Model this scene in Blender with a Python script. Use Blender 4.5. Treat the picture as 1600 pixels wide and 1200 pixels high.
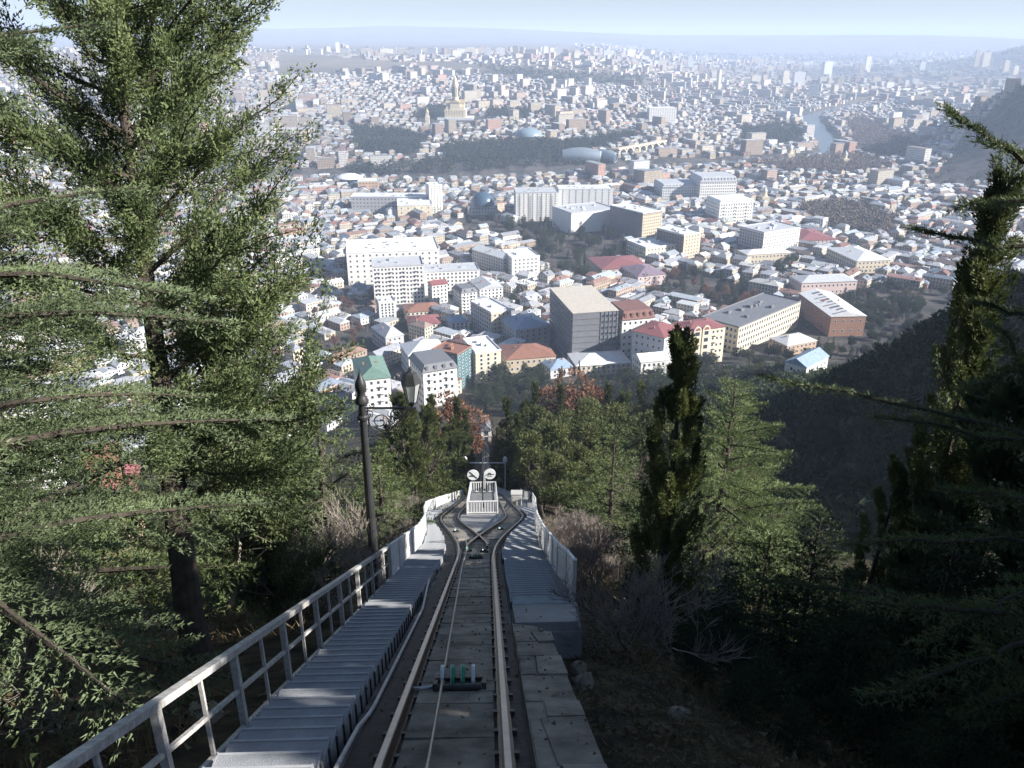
import bpy, math, random
import numpy as np
from mathutils import Vector
rad = math.radians
for o in list(bpy.data.objects):
    bpy.data.objects.remove(o)
SC = bpy.context.scene
COL = SC.collection

# ------------------------------------------------------------------ camera
F_PX = 1280.0
PITCH = rad(23.06)
CAMZ = 230.0
cam_d = bpy.data.cameras.new('camera')
cam_d.sensor_width = 36.0
cam_d.lens = 36.0 * F_PX / 1600.0
cam_d.clip_start = 0.1
cam_d.clip_end = 80000
cam = bpy.data.objects.new('camera', cam_d)
COL.objects.link(cam)
cam.location = (0, 0, CAMZ)
cam.rotation_euler = (math.pi / 2 - PITCH, 0, 0)
SC.camera = cam

# ------------------------------------------------------------------ light
SUN_EL = rad(28.5)
SUN_BACK = rad(15.0)                     # how far the sun stands behind the camera, on the right
S = Vector((math.cos(SUN_BACK) * math.cos(SUN_EL), -math.sin(SUN_BACK) * math.cos(SUN_EL), math.sin(SUN_EL)))
world = bpy.data.worlds.new('World')
SC.world = world
world.use_nodes = True
wn = world.node_tree
wn.nodes.clear()
sky = wn.nodes.new('ShaderNodeTexSky')
sky.sky_type = 'NISHITA'
sky.sun_disc = False
sky.sun_elevation = SUN_EL
sky.sun_rotation = math.atan2(S.x, S.y)
sky.altitude = 600
sky.air_density = 1.0
sky.dust_density = 0.9
sky.ozone_density = 2.5
bg = wn.nodes.new('ShaderNodeBackground')
bg.inputs['Strength'].default_value = 0.05
wo = wn.nodes.new('ShaderNodeOutputWorld')
wn.links.new(sky.outputs[0], bg.inputs['Color'])
wn.links.new(bg.outputs[0], wo.inputs['Surface'])
sun_d = bpy.data.lights.new('sun', 'SUN')
sun_d.energy = 5.0
sun_d.angle = rad(0.5)
sun_d.color = (1.0, 0.96, 0.90)
sun = bpy.data.objects.new('sun', sun_d)
COL.objects.link(sun)
sun.location = (80, -40, 330)
sun.rotation_euler = S.to_track_quat('Z', 'Y').to_euler()
SC.view_settings.view_transform = 'Standard'
SC.view_settings.look = 'None'
SC.view_settings.gamma = 1.0
SC.view_settings.exposure = 1.3
SC.view_settings.use_curve_mapping = False
SC.cycles.use_denoising = True
SC.cycles.max_bounces = 6
SC.cycles.diffuse_bounces = 2
SC.cycles.glossy_bounces = 2
SC.cycles.transmission_bounces = 3
SC.cycles.volume_bounces = 1
SC.cycles.transparent_max_bounces = 4

# ------------------------------------------------------------------ projection helpers (photo pixels are 1600x1200)
CP, SP = math.cos(PITCH), math.sin(PITCH)
def ray(px, py):
    xc, yc = (px - 800) / F_PX, -(py - 600) / F_PX
    return np.array([xc, CP + yc * SP, -SP + yc * CP])
def at(px, py, Z):
    return np.array([0, 0, CAMZ]) + ray(px, py) * Z
def proj(x, y, z):
    zz = np.asarray(z) - CAMZ
    Z = y * CP - zz * SP
    Z = np.where(Z < 0.1, 0.1, Z)
    yc = (y * SP + zz * CP) / Z
    return 800 + F_PX * x / Z, 600 - F_PX * yc, Z

# ------------------------------------------------------------------ track frame
D3 = ray(762, 749); D3 = D3 / np.linalg.norm(D3)
L3 = np.array([D3[1], -D3[0], 0.0]); L3 /= np.linalg.norm(L3)
N3 = np.cross(L3, D3)
CAMP = np.array([0, 0, CAMZ])
O3 = CAMP - 2.30 * N3 + L3 * (-0.371)
SLOPE = -D3[2] / D3[1]
S_END = 320.0
def smooth(t):
    t = np.clip(t, 0, 1)
    return t * t * (3 - 2 * t)
def plane_z(y):
    return O3[2] + D3[2] * (y - O3[1]) / D3[1]
PY = np.array([-400, -200, -100, -40, 80, 105, 145, 200, 280, 350, 430, 500, 600, 900, 1400], float)
PZ = np.array([280, 285, 268, 0, 0, 167.5, 147, 121, 90, 58, 27, 11, 5, 0, 0], float)
PZ[3], PZ[4] = plane_z(-40), plane_z(80)
def prof(y):
    y = np.asarray(y, float)
    r = np.interp(y, PY, PZ)
    k = 0
    for d in (-12, -6, 6, 12):
        k = k + np.interp(y + d * np.clip((y - 70) / 60, 0, 1), PY, PZ)
    return (r + k) / 5
def T(s, u, v):
    """track frame -> world (s along, u to the right, v above the sleepers)"""
    s = np.asarray(s, float); u = np.asarray(u, float); v = np.asarray(v, float)
    s, u, v = np.broadcast_arrays(s, u, v)
    p = O3 + s[..., None] * D3 + u[..., None] * L3 + v[..., None] * N3
    yb = O3[1] + s * D3[1]
    p = p.copy()
    p[..., 2] += prof(yb) - plane_z(yb)
    return p
def off(s):
    s = np.asarray(s, float)
    return 2.0 * (smooth((s - 23) / 30) - smooth((s - 112) / 34))
def track_x(y):
    return O3[0] + D3[0] * (y - O3[1]) / D3[1]

# ------------------------------------------------------------------ terrain height
_rs = np.random.RandomState(5)
_W = [(_rs.uniform(-1, 1, 2), _rs.uniform(0, 6.28)) for _ in range(9)]
def fbm(x, y, sc):
    r = 0
    for i, (k, ph) in enumerate(_W):
        f = sc * (1.0 + 0.37 * i)
        r = r + np.sin((x * k[0] + y * k[1]) * f * 2 + ph) / (1 + 0.37 * i)
    return r / 3.4
def H(x, y):
    x = np.asarray(x, float); y = np.asarray(y, float)
    dist = np.hypot(x, y)
    ye = y * (1 + 0.25 * smooth(-x / 260) * (y > 0))
    z = prof(ye)
    u = x - track_x(np.clip(y, -50, 300))
    near = np.clip(1 - np.abs(y - 120) / 260, 0, 1)
    # near the track: bench the ground below the concrete
    zone = (y < 300)
    wl = -0.55 - 0.20 * np.clip(-u - 3.2, 0, 14) - 0.05 * np.clip(-u - 17, 0, 100)
    wr = -0.55 - 0.55 * np.clip(u - 2.6, 0, 3.0) - 0.22 * np.clip(u - 5.6, 0, 25) 
    cross = np.where(u < 0, wl, wr)
    cross = np.where(zone, cross, cross * np.clip(1 - (y - 300) / 150, 0, 1))
    z = z + cross
    # right hand ridge in shade
    zc = np.interp(y, [-200, 120, 190, 250, 330, 420, 520, 600], [285, 238, 212, 166, 100, 52, 18, 0])
    rise = np.clip(zc - z, 0, 400) * smooth((x - 52) / 140)
    z = z + rise
    # roughness on the slope
    amp = np.clip((np.abs(u) - 3.5) / 8, 0, 1)
    z = z + amp * np.where(y < 520, 1, np.clip(1 - (y - 520) / 100, 0, 1)) * (0.35 * fbm(x, y, 0.16) + 1.2 * fbm(x, y, 0.03) * np.clip(dist / 60, 0, 1))
    # far land: plateau on the left, plain on the right
    ratio = x / np.maximum(y, 1)
    wleft = 1 - smooth((ratio - 0.02) / 0.28)
    zl = np.interp(dist, [1250, 1500, 1750, 2600, 3500, 4400, 6000, 30000], [0, 4, 26, 72, 118, 142, 150, 150])
    zr = np.interp(dist, [1500, 2500, 6000, 30000], [0, 8, 30, 30])
    far = zl * wleft + zr * (1 - wleft)
    z = z + np.where(y > 0, far, 0)
    # fortress ridge on the far right
    gx, gy = x - 1330, y - 1560
    ca, sa = math.cos(0.5), math.sin(0.5)
    a, b = gx * ca + gy * sa, -gx * sa + gy * ca
    z = z + 300 * np.exp(-(a / 330) ** 2 - (b / 420) ** 2) * (1 + 0.1 * fbm(x, y, .006)) * smooth((ratio - .42) / .16)
    z = z + 330 * np.exp(-((x - 3900) / 800) ** 2 - ((y - 5200) / 900) ** 2)
    # last hills
    hh = 1 + 0.30 * fbm(x, y, 0.00055) + 0.10 * fbm(x, y, 0.0018)
    z = z + np.where(y > 0, 1, 0.3) * 165 * hh * np.exp(-((dist - 12500) / 2000) ** 2)
    # river gorge
    z = z - river_w(x, y) * 9
    return z
def seg_dist(x, y, pts):
    d = np.full(np.shape(x), 1e9)
    for (ax, ay), (bx, by) in zip(pts[:-1], pts[1:]):
        t = np.clip(((x - ax) * (bx - ax) + (y - ay) * (by - ay)) / ((bx - ax) ** 2 + (by - ay) ** 2), 0, 1)
        d = np.minimum(d, np.hypot(x - ax - t * (bx - ax), y - ay - t * (by - ay)))
    return d
RIVER = [(-900, 1560), (-420, 1480), (-60, 1470), (180, 1560), (420, 1660), (600, 1740), (690, 1820), (745, 2000), (805, 2250), (900, 2600), (1250, 3100), (2200, 3600)]
def river_w(x, y):
    return 1 - smooth((seg_dist(x, y, RIVER) - 16) / 20)
def Gv(px, py):
    """where sight lines through photo pixels meet the ground (arrays)"""
    px, py = np.atleast_1d(np.asarray(px, float)), np.atleast_1d(np.asarray(py, float))
    xc, yc = (px - 800) / F_PX, -(py - 600) / F_PX
    R = np.stack([xc, CP + yc * SP, -SP + yc * CP])
    t = np.concatenate([np.linspace(2, 60, 60), np.geomspace(60, 30000, 500)[1:]])
    out = np.zeros((len(px), 3))
    for a in range(0, len(px), 400):
        r = R[:, a:a + 400]
        d = CAMZ + r[2][:, None] * t - H(r[0][:, None] * t, r[1][:, None] * t)
        i = np.argmax(d < 0, axis=1); i = np.where((d < 0).any(1), i, len(t) - 1)
        t0, t1 = t[np.maximum(i - 1, 0)], t[i]
        for _ in range(18):
            tm = (t0 + t1) / 2
            lo = CAMZ + r[2] * tm < H(r[0] * tm, r[1] * tm)
            t1 = np.where(lo, tm, t1); t0 = np.where(lo, t0, tm)
        out[a:a + 400] = (r * t1).T + CAMP
    return out
def G(px, py):
    return Gv(px, py)[0]

# ------------------------------------------------------------------ materials
MATS = {}
def nodes_of(name):
    m = bpy.data.materials.new(name)
    m.use_nodes = True
    nt = m.node_tree
    return m, nt, nt.nodes['Principled BSDF']
def mat(name, c, rough=0.8, var=0.25, scale=3.0, bump=0.0, bscale=20.0, metal=0.0, spec=0.3, c2=None, detail=6, orand=0.0):
    """procedural paint, stone, metal: noise-mottled colour, optional fine relief and a per-object tint"""
    if name in MATS: return MATS[name]
    m, nt, b = nodes_of(name)
    tc = nt.nodes.new('ShaderNodeTexCoord')
    n = nt.nodes.new('ShaderNodeTexNoise')
    n.inputs['Scale'].default_value = scale; n.inputs['Detail'].default_value = detail; n.inputs['Roughness'].default_value = 0.62
    nt.links.new(tc.outputs['Object'], n.inputs['Vector'])
    r = nt.nodes.new('ShaderNodeValToRGB')
    r.color_ramp.elements[0].position = 0.3; r.color_ramp.elements[1].position = 0.72
    lo = c2 if c2 else tuple(max(0, k * (1 - var)) for k in c)
    hi = tuple(min(1, k * (1 + var * 0.6)) for k in c)
    r.color_ramp.elements[0].color = (*lo, 1); r.color_ramp.elements[1].color = (*hi, 1)
    nt.links.new(n.outputs['Fac'], r.inputs['Fac'])
    out = r.outputs['Color']
    if orand:
        oi = nt.nodes.new('ShaderNodeObjectInfo')
        hs = nt.nodes.new('ShaderNodeHueSaturation')
        mr = nt.nodes.new('ShaderNodeMapRange')
        mr.inputs['To Min'].default_value = 1 - orand; mr.inputs['To Max'].default_value = 1 + orand
        nt.links.new(oi.outputs['Random'], mr.inputs['Value'])
        nt.links.new(mr.outputs[0], hs.inputs['Value'])
        nt.links.new(out, hs.inputs['Color'])
        out = hs.outputs['Color']
    nt.links.new(out, b.inputs['Base Color'])
    b.inputs['Roughness'].default_value = rough
    b.inputs['Metallic'].default_value = metal
    b.inputs['Specular IOR Level'].default_value = spec
    if bump:
        n2 = nt.nodes.new('ShaderNodeTexNoise'); n2.inputs['Scale'].default_value = bscale; n2.inputs['Detail'].default_value = 8
        nt.links.new(tc.outputs['Object'], n2.inputs['Vector'])
        bp = nt.nodes.new('ShaderNodeBump'); bp.inputs['Strength'].default_value = bump; bp.inputs['Distance'].default_value = 0.02
        nt.links.new(n2.outputs['Fac'], bp.inputs['Height'])
        nt.links.new(bp.outputs[0], b.inputs['Normal'])
    MATS[name] = m
    return m
def leaf_mat(name, a, b_, scale=1.2, trans=0.25, rough=0.6):
    """foliage: two greens in clumps, a little light through the leaf"""
    m, nt, b = nodes_of(name)
    tc = nt.nodes.new('ShaderNodeTexCoord')
    n = nt.nodes.new('ShaderNodeTexNoise'); n.inputs['Scale'].default_value = scale; n.inputs['Detail'].default_value = 5
    nt.links.new(tc.outputs['Object'], n.inputs['Vector'])
    r = nt.nodes.new('ShaderNodeValToRGB')
    r.color_ramp.elements[0].position = 0.35; r.color_ramp.elements[1].position = 0.68
    r.color_ramp.elements[0].color = (*a, 1); r.color_ramp.elements[1].color = (*b_, 1)
    nt.links.new(n.outputs['Fac'], r.inputs['Fac'])
    oi = nt.nodes.new('ShaderNodeObjectInfo')
    mr = nt.nodes.new('ShaderNodeMapRange'); mr.inputs['To Min'].default_value = 0.8; mr.inputs['To Max'].default_value = 1.2
    nt.links.new(oi.outputs['Random'], mr.inputs['Value'])
    hs = nt.nodes.new('ShaderNodeHueSaturation')
    nt.links.new(r.outputs['Color'], hs.inputs['Color']); nt.links.new(mr.outputs[0], hs.inputs['Value'])
    nt.links.new(hs.outputs['Color'], b.inputs['Base Color'])
    b.inputs['Roughness'].default_value = rough
    b.inputs['Specular IOR Level'].default_value = 0.25
    t = nt.nodes.new('ShaderNodeBsdfTranslucent')
    nt.links.new(hs.outputs['Color'], t.inputs['Color'])
    mx = nt.nodes.new('ShaderNodeMixShader'); mx.inputs['Fac'].default_value = trans
    nt.links.new(b.outputs[0], mx.inputs[1]); nt.links.new(t.outputs[0], mx.inputs[2])
    nt.links.new(mx.outputs[0], nt.nodes['Material Output'].inputs['Surface'])
    MATS[name] = m
    return m

# ------------------------------------------------------------------ mesh helpers
class MB:
    """collects vertices and polygons (numpy) for ONE mesh"""
    def __init__(self):
        self.V = []; self.n = 0; self.F = []           # F: (array NxK)
        self.M = []; self.C = []; self.UV = []; self.m = 0
    def add(self, V, F, mi=None, col=None, uv=None):
        V = np.asarray(V, float).reshape(-1, 3); F = np.asarray(F, int)
        if len(F) == 0: return
        self.V.append(V); self.F.append(F + self.n); self.n += len(V)
        self.M.append(np.full(len(F), self.m if mi is None else mi) if np.isscalar(mi) or mi is None else np.asarray(mi))
        self.C.append(np.ones((len(F), 4)) if col is None else col)
        self.UV.append(np.full((F.size, 2), -1.0) if uv is None else np.asarray(uv).reshape(-1, 2))
    def box(self, c, size, rz=0.0, mi=None):
        x, y, z = [k / 2 for k in size]
        v = np.array([[-x, -y, -z], [x, -y, -z], [x, y, -z], [-x, y, -z], [-x, -y, z], [x, -y, z], [x, y, z], [-x, y, z]])
        if rz:
            a, b = math.cos(rz), math.sin(rz)
            v = np.column_stack([v[:, 0] * a - v[:, 1] * b, v[:, 0] * b + v[:, 1] * a, v[:, 2]])
        self.add(v + np.asarray(c, float), BOXF, mi)
    def hexa(self, v, mi=None):
        self.add(v, BOXF, mi)
    def bar(self, a, b, w, h=None, up=(0, 0, 1), mi=None):
        """rectangular bar from a to b"""
        a = np.asarray(a, float); b = np.asarray(b, float); h = h or w
        d = b - a; d /= np.linalg.norm(d)
        up = np.asarray(up, float)
        if abs(d @ up) > 0.97: up = np.array([0, 1.0, 0])
        s = np.cross(d, up); s /= np.linalg.norm(s); t = np.cross(s, d)
        q = [-s * w / 2 - t * h / 2, s * w / 2 - t * h / 2, s * w / 2 + t * h / 2, -s * w / 2 + t * h / 2]
        self.add(np.array([a + k for k in q] + [b + k for k in q]), BOXF, mi)
    def tube(self, P, R, n=6, mi=None, cap=True):
        P = np.asarray(P, float); k = len(P); R = np.broadcast_to(np.asarray(R, float), (k,))
        d = np.gradient(P, axis=0); d /= np.linalg.norm(d, axis=1)[:, None] + 1e-9
        ref = np.array([0.3, 0.9, 0.1]) if abs(d[0][2]) > 0.7 else np.array([0, 0, 1.0])
        s = np.cross(d, ref); s /= np.linalg.norm(s, axis=1)[:, None] + 1e-9
        t = np.cross(d, s)
        a = np.arange(n) / n * 2 * math.pi
        V = P[:, None, :] + R[:, None, None] * (np.cos(a)[None, :, None] * s[:, None, :] + np.sin(a)[None, :, None] * t[:, None, :])
        i = np.arange(k - 1)[:, None] * n; j = np.arange(n)[None, :]; j2 = (j + 1) % n
        F = np.stack([i + j, i + j2, i + n + j2, i + n + j], -1).reshape(-1, 4)
        self.add(V.reshape(-1, 3), F, mi)
        if cap:
            for e, V0 in ((0, V[0]), (-1, V[-1])):
                Vc = np.vstack([V0, P[e]])
                self.add(Vc, np.array([[q, (q + 1) % n, n] for q in range(n)]), mi)
    def lathe(self, prof_, c, n=16, mi=None, sx=1, sy=1):
        p = np.asarray(prof_, float); a = np.arange(n) / n * 2 * math.pi
        V = np.stack([p[:, 0:1] * np.cos(a) * sx, p[:, 0:1] * np.sin(a) * sy, np.repeat(p[:, 1:2], n, 1)], -1).reshape(-1, 3) + np.asarray(c, float)
        k = len(p); i = np.arange(k - 1)[:, None] * n; j = np.arange(n)[None, :]; j2 = (j + 1) % n
        self.add(V, np.stack([i + j, i + j2, i + n + j2, i + n + j], -1).reshape(-1, 4), mi)
    def sweep(self, s, quad, mi=None, ucol=None):
        """closed box tube along the track: quad(s) -> four (u, v) corners"""
        s = np.asarray(s, float)
        U, Vv = quad(s)
        P = np.stack([T(s, U[i] + 0 * s, Vv[i] + 0 * s) for i in range(4)], 1)
        k = len(s); i = np.arange(k - 1)[:, None] * 4; j = np.arange(4)[None, :]; j2 = (j + 1) % 4
        self.add(P.reshape(-1, 3), np.vstack([np.stack([i + j, i + j2, i + 4 + j2, i + 4 + j], -1).reshape(-1, 4),
                                              [[3, 2, 1, 0]], [[4 * k - 4, 4 * k - 3, 4 * k - 2, 4 * k - 1]]]), mi)
    def build(self, name, mats, parent=None, smooth_=False, loc=None, col=False, link=True):
        if not isinstance(mats, (list, tuple)): mats = [mats]
        V = np.vstack(self.V)
        if loc is not None: V = V - np.asarray(loc, float)
        me = bpy.data.meshes.new(name)
        me.vertices.add(len(V)); me.vertices.foreach_set('co', V.astype(np.float32).ravel())
        tot = np.concatenate([np.full(len(f), f.shape[1]) for f in self.F])
        idx = np.concatenate([f.ravel() for f in self.F])
        me.loops.add(len(idx)); me.loops.foreach_set('vertex_index', idx.astype(np.int32))
        me.polygons.add(len(tot))
        me.polygons.foreach_set('loop_start', np.concatenate([[0], np.cumsum(tot)[:-1]]).astype(np.int32))
        for m in mats: me.materials.append(m)
        if len(mats) > 1: me.polygons.foreach_set('material_index', np.concatenate(self.M).astype(np.int32))
        me.polygons.foreach_set('use_smooth', np.full(len(tot), bool(smooth_)))
        if col:
            at_ = me.attributes.new('tint', 'FLOAT_COLOR', 'FACE')
            at_.data.foreach_set('color', np.vstack(self.C).astype(np.float32).ravel())
            uvl = me.uv_layers.new(name='wall_uv')
            uvl.data.foreach_set('uv', np.vstack(self.UV).astype(np.float32).ravel())
        me.update(calc_edges=True)
        me.validate()
        if not link: return me
        return link_obj(name, me, parent, loc)
BOXF = np.array([[0, 3, 2, 1], [4, 5, 6, 7], [0, 1, 5, 4], [1, 2, 6, 5], [2, 3, 7, 6], [3, 0, 4, 7]])
def link_obj(name, me, parent=None, loc=None):
    o = bpy.data.objects.new(name, me)
    COL.objects.link(o)
    if loc is not None: o.location = [float(k) for k in loc]
    if parent is not None: o.parent = parent
    return o
def tag(o, label=None, cat=None, group=None, kind=None):
    if label: o['label'] = label
    if cat: o['category'] = cat
    if group: o['group'] = group
    if kind: o['kind'] = kind
    return o
def thing(name, label, cat, loc, rz=0.0, group=None):
    o = bpy.data.objects.new(name, None)
    o.empty_display_size = 0.3
    COL.objects.link(o)
    o.location = [float(k) for k in loc]; o.rotation_euler = (0, 0, rz)
    return tag(o, label, cat, group)
def copy_thing(root, loc, rz=0.0, sc=1.0, label=None, group=None):
    r = root.copy(); COL.objects.link(r)
    r.location = [float(k) for k in loc]; r.rotation_euler = (0, 0, rz)
    r.scale = (sc, sc, sc) if np.isscalar(sc) else sc
    if label: r['label'] = label
    if group: r['group'] = group
    for ch in KIDS.get(root.name, ()):
        c = ch.copy(); COL.objects.link(c); c.parent = r
    return r
KIDS = {}
def nrm(a):
    return a / (np.linalg.norm(a, axis=-1, keepdims=True) + 1e-9)
#PART2
# ================================================================== SETTING
def build_ground():
    rr = np.concatenate([np.linspace(1.0, 40, 90), np.geomspace(40.6, 700, 170)[1:], np.geomspace(706, 27000, 230)[1:]])
    aa = np.concatenate([np.arange(-180, -52, 4), np.arange(-52, 52, 0.4), np.arange(52, 180, 4)])
    A, R = np.meshgrid(np.radians(aa), rr)
    X, Y = R * np.sin(A), R * np.cos(A)
    Z = H(X, Y)
    n = len(aa); k = len(rr)
    i = np.arange(k - 1)[:, None] * n; j = np.arange(n)[None, :]; j2 = (j + 1) % n
    F = np.stack([i + j, i + j2, i + n + j2, i + n + j], -1).reshape(-1, 4)
    mb = MB()
    mb.add(np.stack([X, Y, Z], -1).reshape(-1, 3), F)
    c = n * k
    mb.add(np.vstack([np.stack([X[0], Y[0], Z[0]], -1), [[0, 0, float(H(0, 0))]]]), np.array([[q, n, (q + 1) % n] for q in range(n)]))
    m, nt, b = nodes_of('ground')
    tc = nt.nodes.new('ShaderNodeTexCoord')
    def noise(sc, det=6):
        q = nt.nodes.new('ShaderNodeTexNoise'); q.inputs['Scale'].default_value = sc; q.inputs['Detail'].default_value = det
        nt.links.new(tc.outputs['Object'], q.inputs['Vector']); return q
    def ramp(fac, stops):
        q = nt.nodes.new('ShaderNodeValToRGB')
        while len(q.color_ramp.elements) < len(stops): q.color_ramp.elements.new(0.5)
        for e, (p, c_) in zip(q.color_ramp.elements, stops): e.position = p; e.color = (*c_, 1)
        nt.links.new(fac, q.inputs['Fac']); return q
    litter = ramp(noise(1.8, 10).outputs['Fac'], [(0.3, (.018, .016, .011)), (0.5, (.055, .045, .028)), (0.66, (.11, .085, .05)), (0.8, (.05, .06, .025))])
    town = ramp(noise(0.045, 8).outputs['Fac'], [(0.3, (.03, .035, .03)), (0.48, (.06, .057, .055)), (0.6, (.10, .09, .08)), (0.75, (.04, .05, .03))])
    field = ramp(noise(0.0022, 8).outputs['Fac'], [(0.35, (.12, .10, .07)), (0.55, (.20, .165, .115)), (0.7, (.10, .11, .07))])
    sep = nt.nodes.new('ShaderNodeSeparateXYZ'); nt.links.new(tc.outputs['Object'], sep.inputs[0])
    def span(a, b2):
        q = nt.nodes.new('ShaderNodeMapRange'); q.inputs['From Min'].default_value = a; q.inputs['From Max'].default_value = b2
        nt.links.new(sep.outputs['Y'], q.inputs['Value']); return q
    m1 = nt.nodes.new('ShaderNodeMixRGB'); nt.links.new(span(470, 540).outputs[0], m1.inputs['Fac'])
    nt.links.new(litter.outputs[0], m1.inputs[1]); nt.links.new(town.outputs[0], m1.inputs[2])
    m2 = nt.nodes.new('ShaderNodeMixRGB'); nt.links.new(span(2600, 3600).outputs[0], m2.inputs['Fac'])
    nt.links.new(m1.outputs[0], m2.inputs[1]); nt.links.new(field.outputs[0], m2.inputs[2])
    nt.links.new(m2.outputs[0], b.inputs['Base Color'])
    b.inputs['Roughness'].default_value = 0.95; b.inputs['Specular IOR Level'].default_value = 0.1
    bp = nt.nodes.new('ShaderNodeBump'); bp.inputs['Strength'].default_value = 0.6; bp.inputs['Distance'].default_value = 0.08
    nt.links.new(noise(9, 8).outputs['Fac'], bp.inputs['Height']); nt.links.new(bp.outputs[0], b.inputs['Normal'])
    tag(mb.build('ground', m, smooth_=True), kind='structure')
build_ground()

def build_river():
    mb = MB()
    P = np.array(RIVER, float)
    t = np.linspace(0, len(P) - 1, 90)
    X = np.interp(t, range(len(P)), P[:, 0]); Y = np.interp(t, range(len(P)), P[:, 1])
    d = nrm(np.stack([np.gradient(X), np.gradient(Y)], -1))
    zc = H(X, Y) + 9 - 5.5
    zc = np.minimum.accumulate(np.maximum(zc, -4)) * 0 + np.clip(zc, -5, 6)
    a = np.stack([X - d[:, 1] * 32, Y + d[:, 0] * 32, zc], -1); b_ = np.stack([X + d[:, 1] * 32, Y - d[:, 0] * 32, zc], -1)
    V = np.stack([a, b_], 1).reshape(-1, 3)
    i = np.arange(len(X) - 1) * 2
    mb.add(V, np.stack([i, i + 1, i + 3, i + 2], -1))
    m = mat('river_water', (.085, .10, .10), rough=0.25, var=0.2, scale=0.02, bump=0.3, bscale=0.6, spec=0.5)
    tag(mb.build('river', m), kind='structure')
build_river()

def build_haze():
    mb = MB()
    mb.box((0, 2000, 196), (60000, 60000, 424))
    m = bpy.data.materials.new('haze'); m.use_nodes = True
    nt = m.node_tree; nt.nodes.clear()
    o = nt.nodes.new('ShaderNodeOutputMaterial'); v = nt.nodes.new('ShaderNodeVolumePrincipled')
    v.inputs['Color'].default_value = (.62, .75, 1.0, 1)
    v.inputs['Density'].default_value = HAZE
    v.inputs['Anisotropy'].default_value = 0.0
    nt.links.new(v.outputs[0], o.inputs['Volume'])
    tag(mb.build('haze', m), kind='stuff')
HAZE = 0.00014
build_haze()

# ================================================================== CITY
def colmat(name, windows, rough=0.8, spec=0.25, metal=0.0):
    """material whose own colour comes from the per-face paint; walls of far houses get a window grid laid out in metres"""
    m, nt, b = nodes_of(name)
    a = nt.nodes.new('ShaderNodeAttribute'); a.attribute_name = 'tint'
    out = a.outputs['Color']
    tc = nt.nodes.new('ShaderNodeTexCoord')
    n = nt.nodes.new('ShaderNodeTexNoise'); n.inputs['Scale'].default_value = 0.35; n.inputs['Detail'].default_value = 6
    nt.links.new(tc.outputs['Object'], n.inputs['Vector'])
    mr = nt.nodes.new('ShaderNodeMapRange'); mr.inputs['From Min'].default_value = 0.3; mr.inputs['From Max'].default_value = 0.7
    mr.inputs['To Min'].default_value = 0.72; mr.inputs['To Max'].default_value = 1.12
    nt.links.new(n.outputs['Fac'], mr.inputs['Value'])
    hs = nt.nodes.new('ShaderNodeHueSaturation'); nt.links.new(out, hs.inputs['Color']); nt.links.new(mr.outputs[0], hs.inputs['Value'])
    out = hs.outputs['Color']
    if windows:
        uv = nt.nodes.new('ShaderNodeUVMap'); uv.uv_map = 'wall_uv'
        sp = nt.nodes.new('ShaderNodeSeparateXYZ'); nt.links.new(uv.outputs[0], sp.inputs[0])
        def mth(op, x, y=None):
            q = nt.nodes.new('ShaderNodeMath'); q.operation = op
            for i, k in enumerate((x, y)):
                if k is None: continue
                if isinstance(k, (int, float)): q.inputs[i].default_value = k
                else: nt.links.new(k, q.inputs[i])
            return q.outputs[0]
        fu = mth('FRACT', mth('DIVIDE', sp.outputs[0], 2.7)); fv = mth('FRACT', mth('DIVIDE', sp.outputs[1], 3.1))
        wu = mth('MULTIPLY', mth('GREATER_THAN', fu, 0.32), mth('LESS_THAN', fu, 0.72))
        wv = mth('MULTIPLY', mth('GREATER_THAN', fv, 0.30), mth('LESS_THAN', fv, 0.78))
        w = mth('MULTIPLY', mth('MULTIPLY', wu, wv), mth('GREATER_THAN', sp.outputs[1], 0.0))
        mx = nt.nodes.new('ShaderNodeMixRGB'); nt.links.new(w, mx.inputs['Fac'])
        nt.links.new(out, mx.inputs[1]); mx.inputs[2].default_value = (.035, .04, .05, 1)
        out = mx.outputs[0]
    nt.links.new(out, b.inputs['Base Color'])
    b.inputs['Roughness'].default_value = rough; b.inputs['Specular IOR Level'].default_value = spec; b.inputs['Metallic'].default_value = metal
    MATS[name] = m
    return m
far_wall = colmat('far_wall', True)
far_roof = colmat('far_roof', False, rough=0.5, spec=0.4)

WALLS = np.array([(.52, .47, .39), (.62, .60, .56), (.42, .36, .28), (.33, .26, .20), (.46, .40, .33), (.66, .65, .63), (.36, .27, .22), (.60, .50, .38), (.52, .50, .48), (.48, .30, .24)])
WALLN = ['cream', 'white', 'tan', 'brown', 'beige', 'white', 'brick-brown', 'ochre', 'grey', 'reddish']
ROOFS = np.array([(.38, .39, .41), (.50, .51, .52), (.29, .30, .33), (.60, .60, .58), (.24, .13, .11), (.27, .17, .14), (.36, .40, .44), (.22, .26, .32), (.30, .34, .32), (.26, .20, .17)])
ROOFN = ['light-grey', 'pale-tin', 'grey', 'whitish', 'dark-red', 'rusty-red', 'bluish-grey', 'slate-blue', 'greenish-grey', 'brown']
WP = np.array([.15, .09, .14, .13, .14, .05, .09, .07, .10, .04])
RP = np.array([.25, .15, .23, .07, .045, .06, .08, .03, .03, .045])

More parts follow.
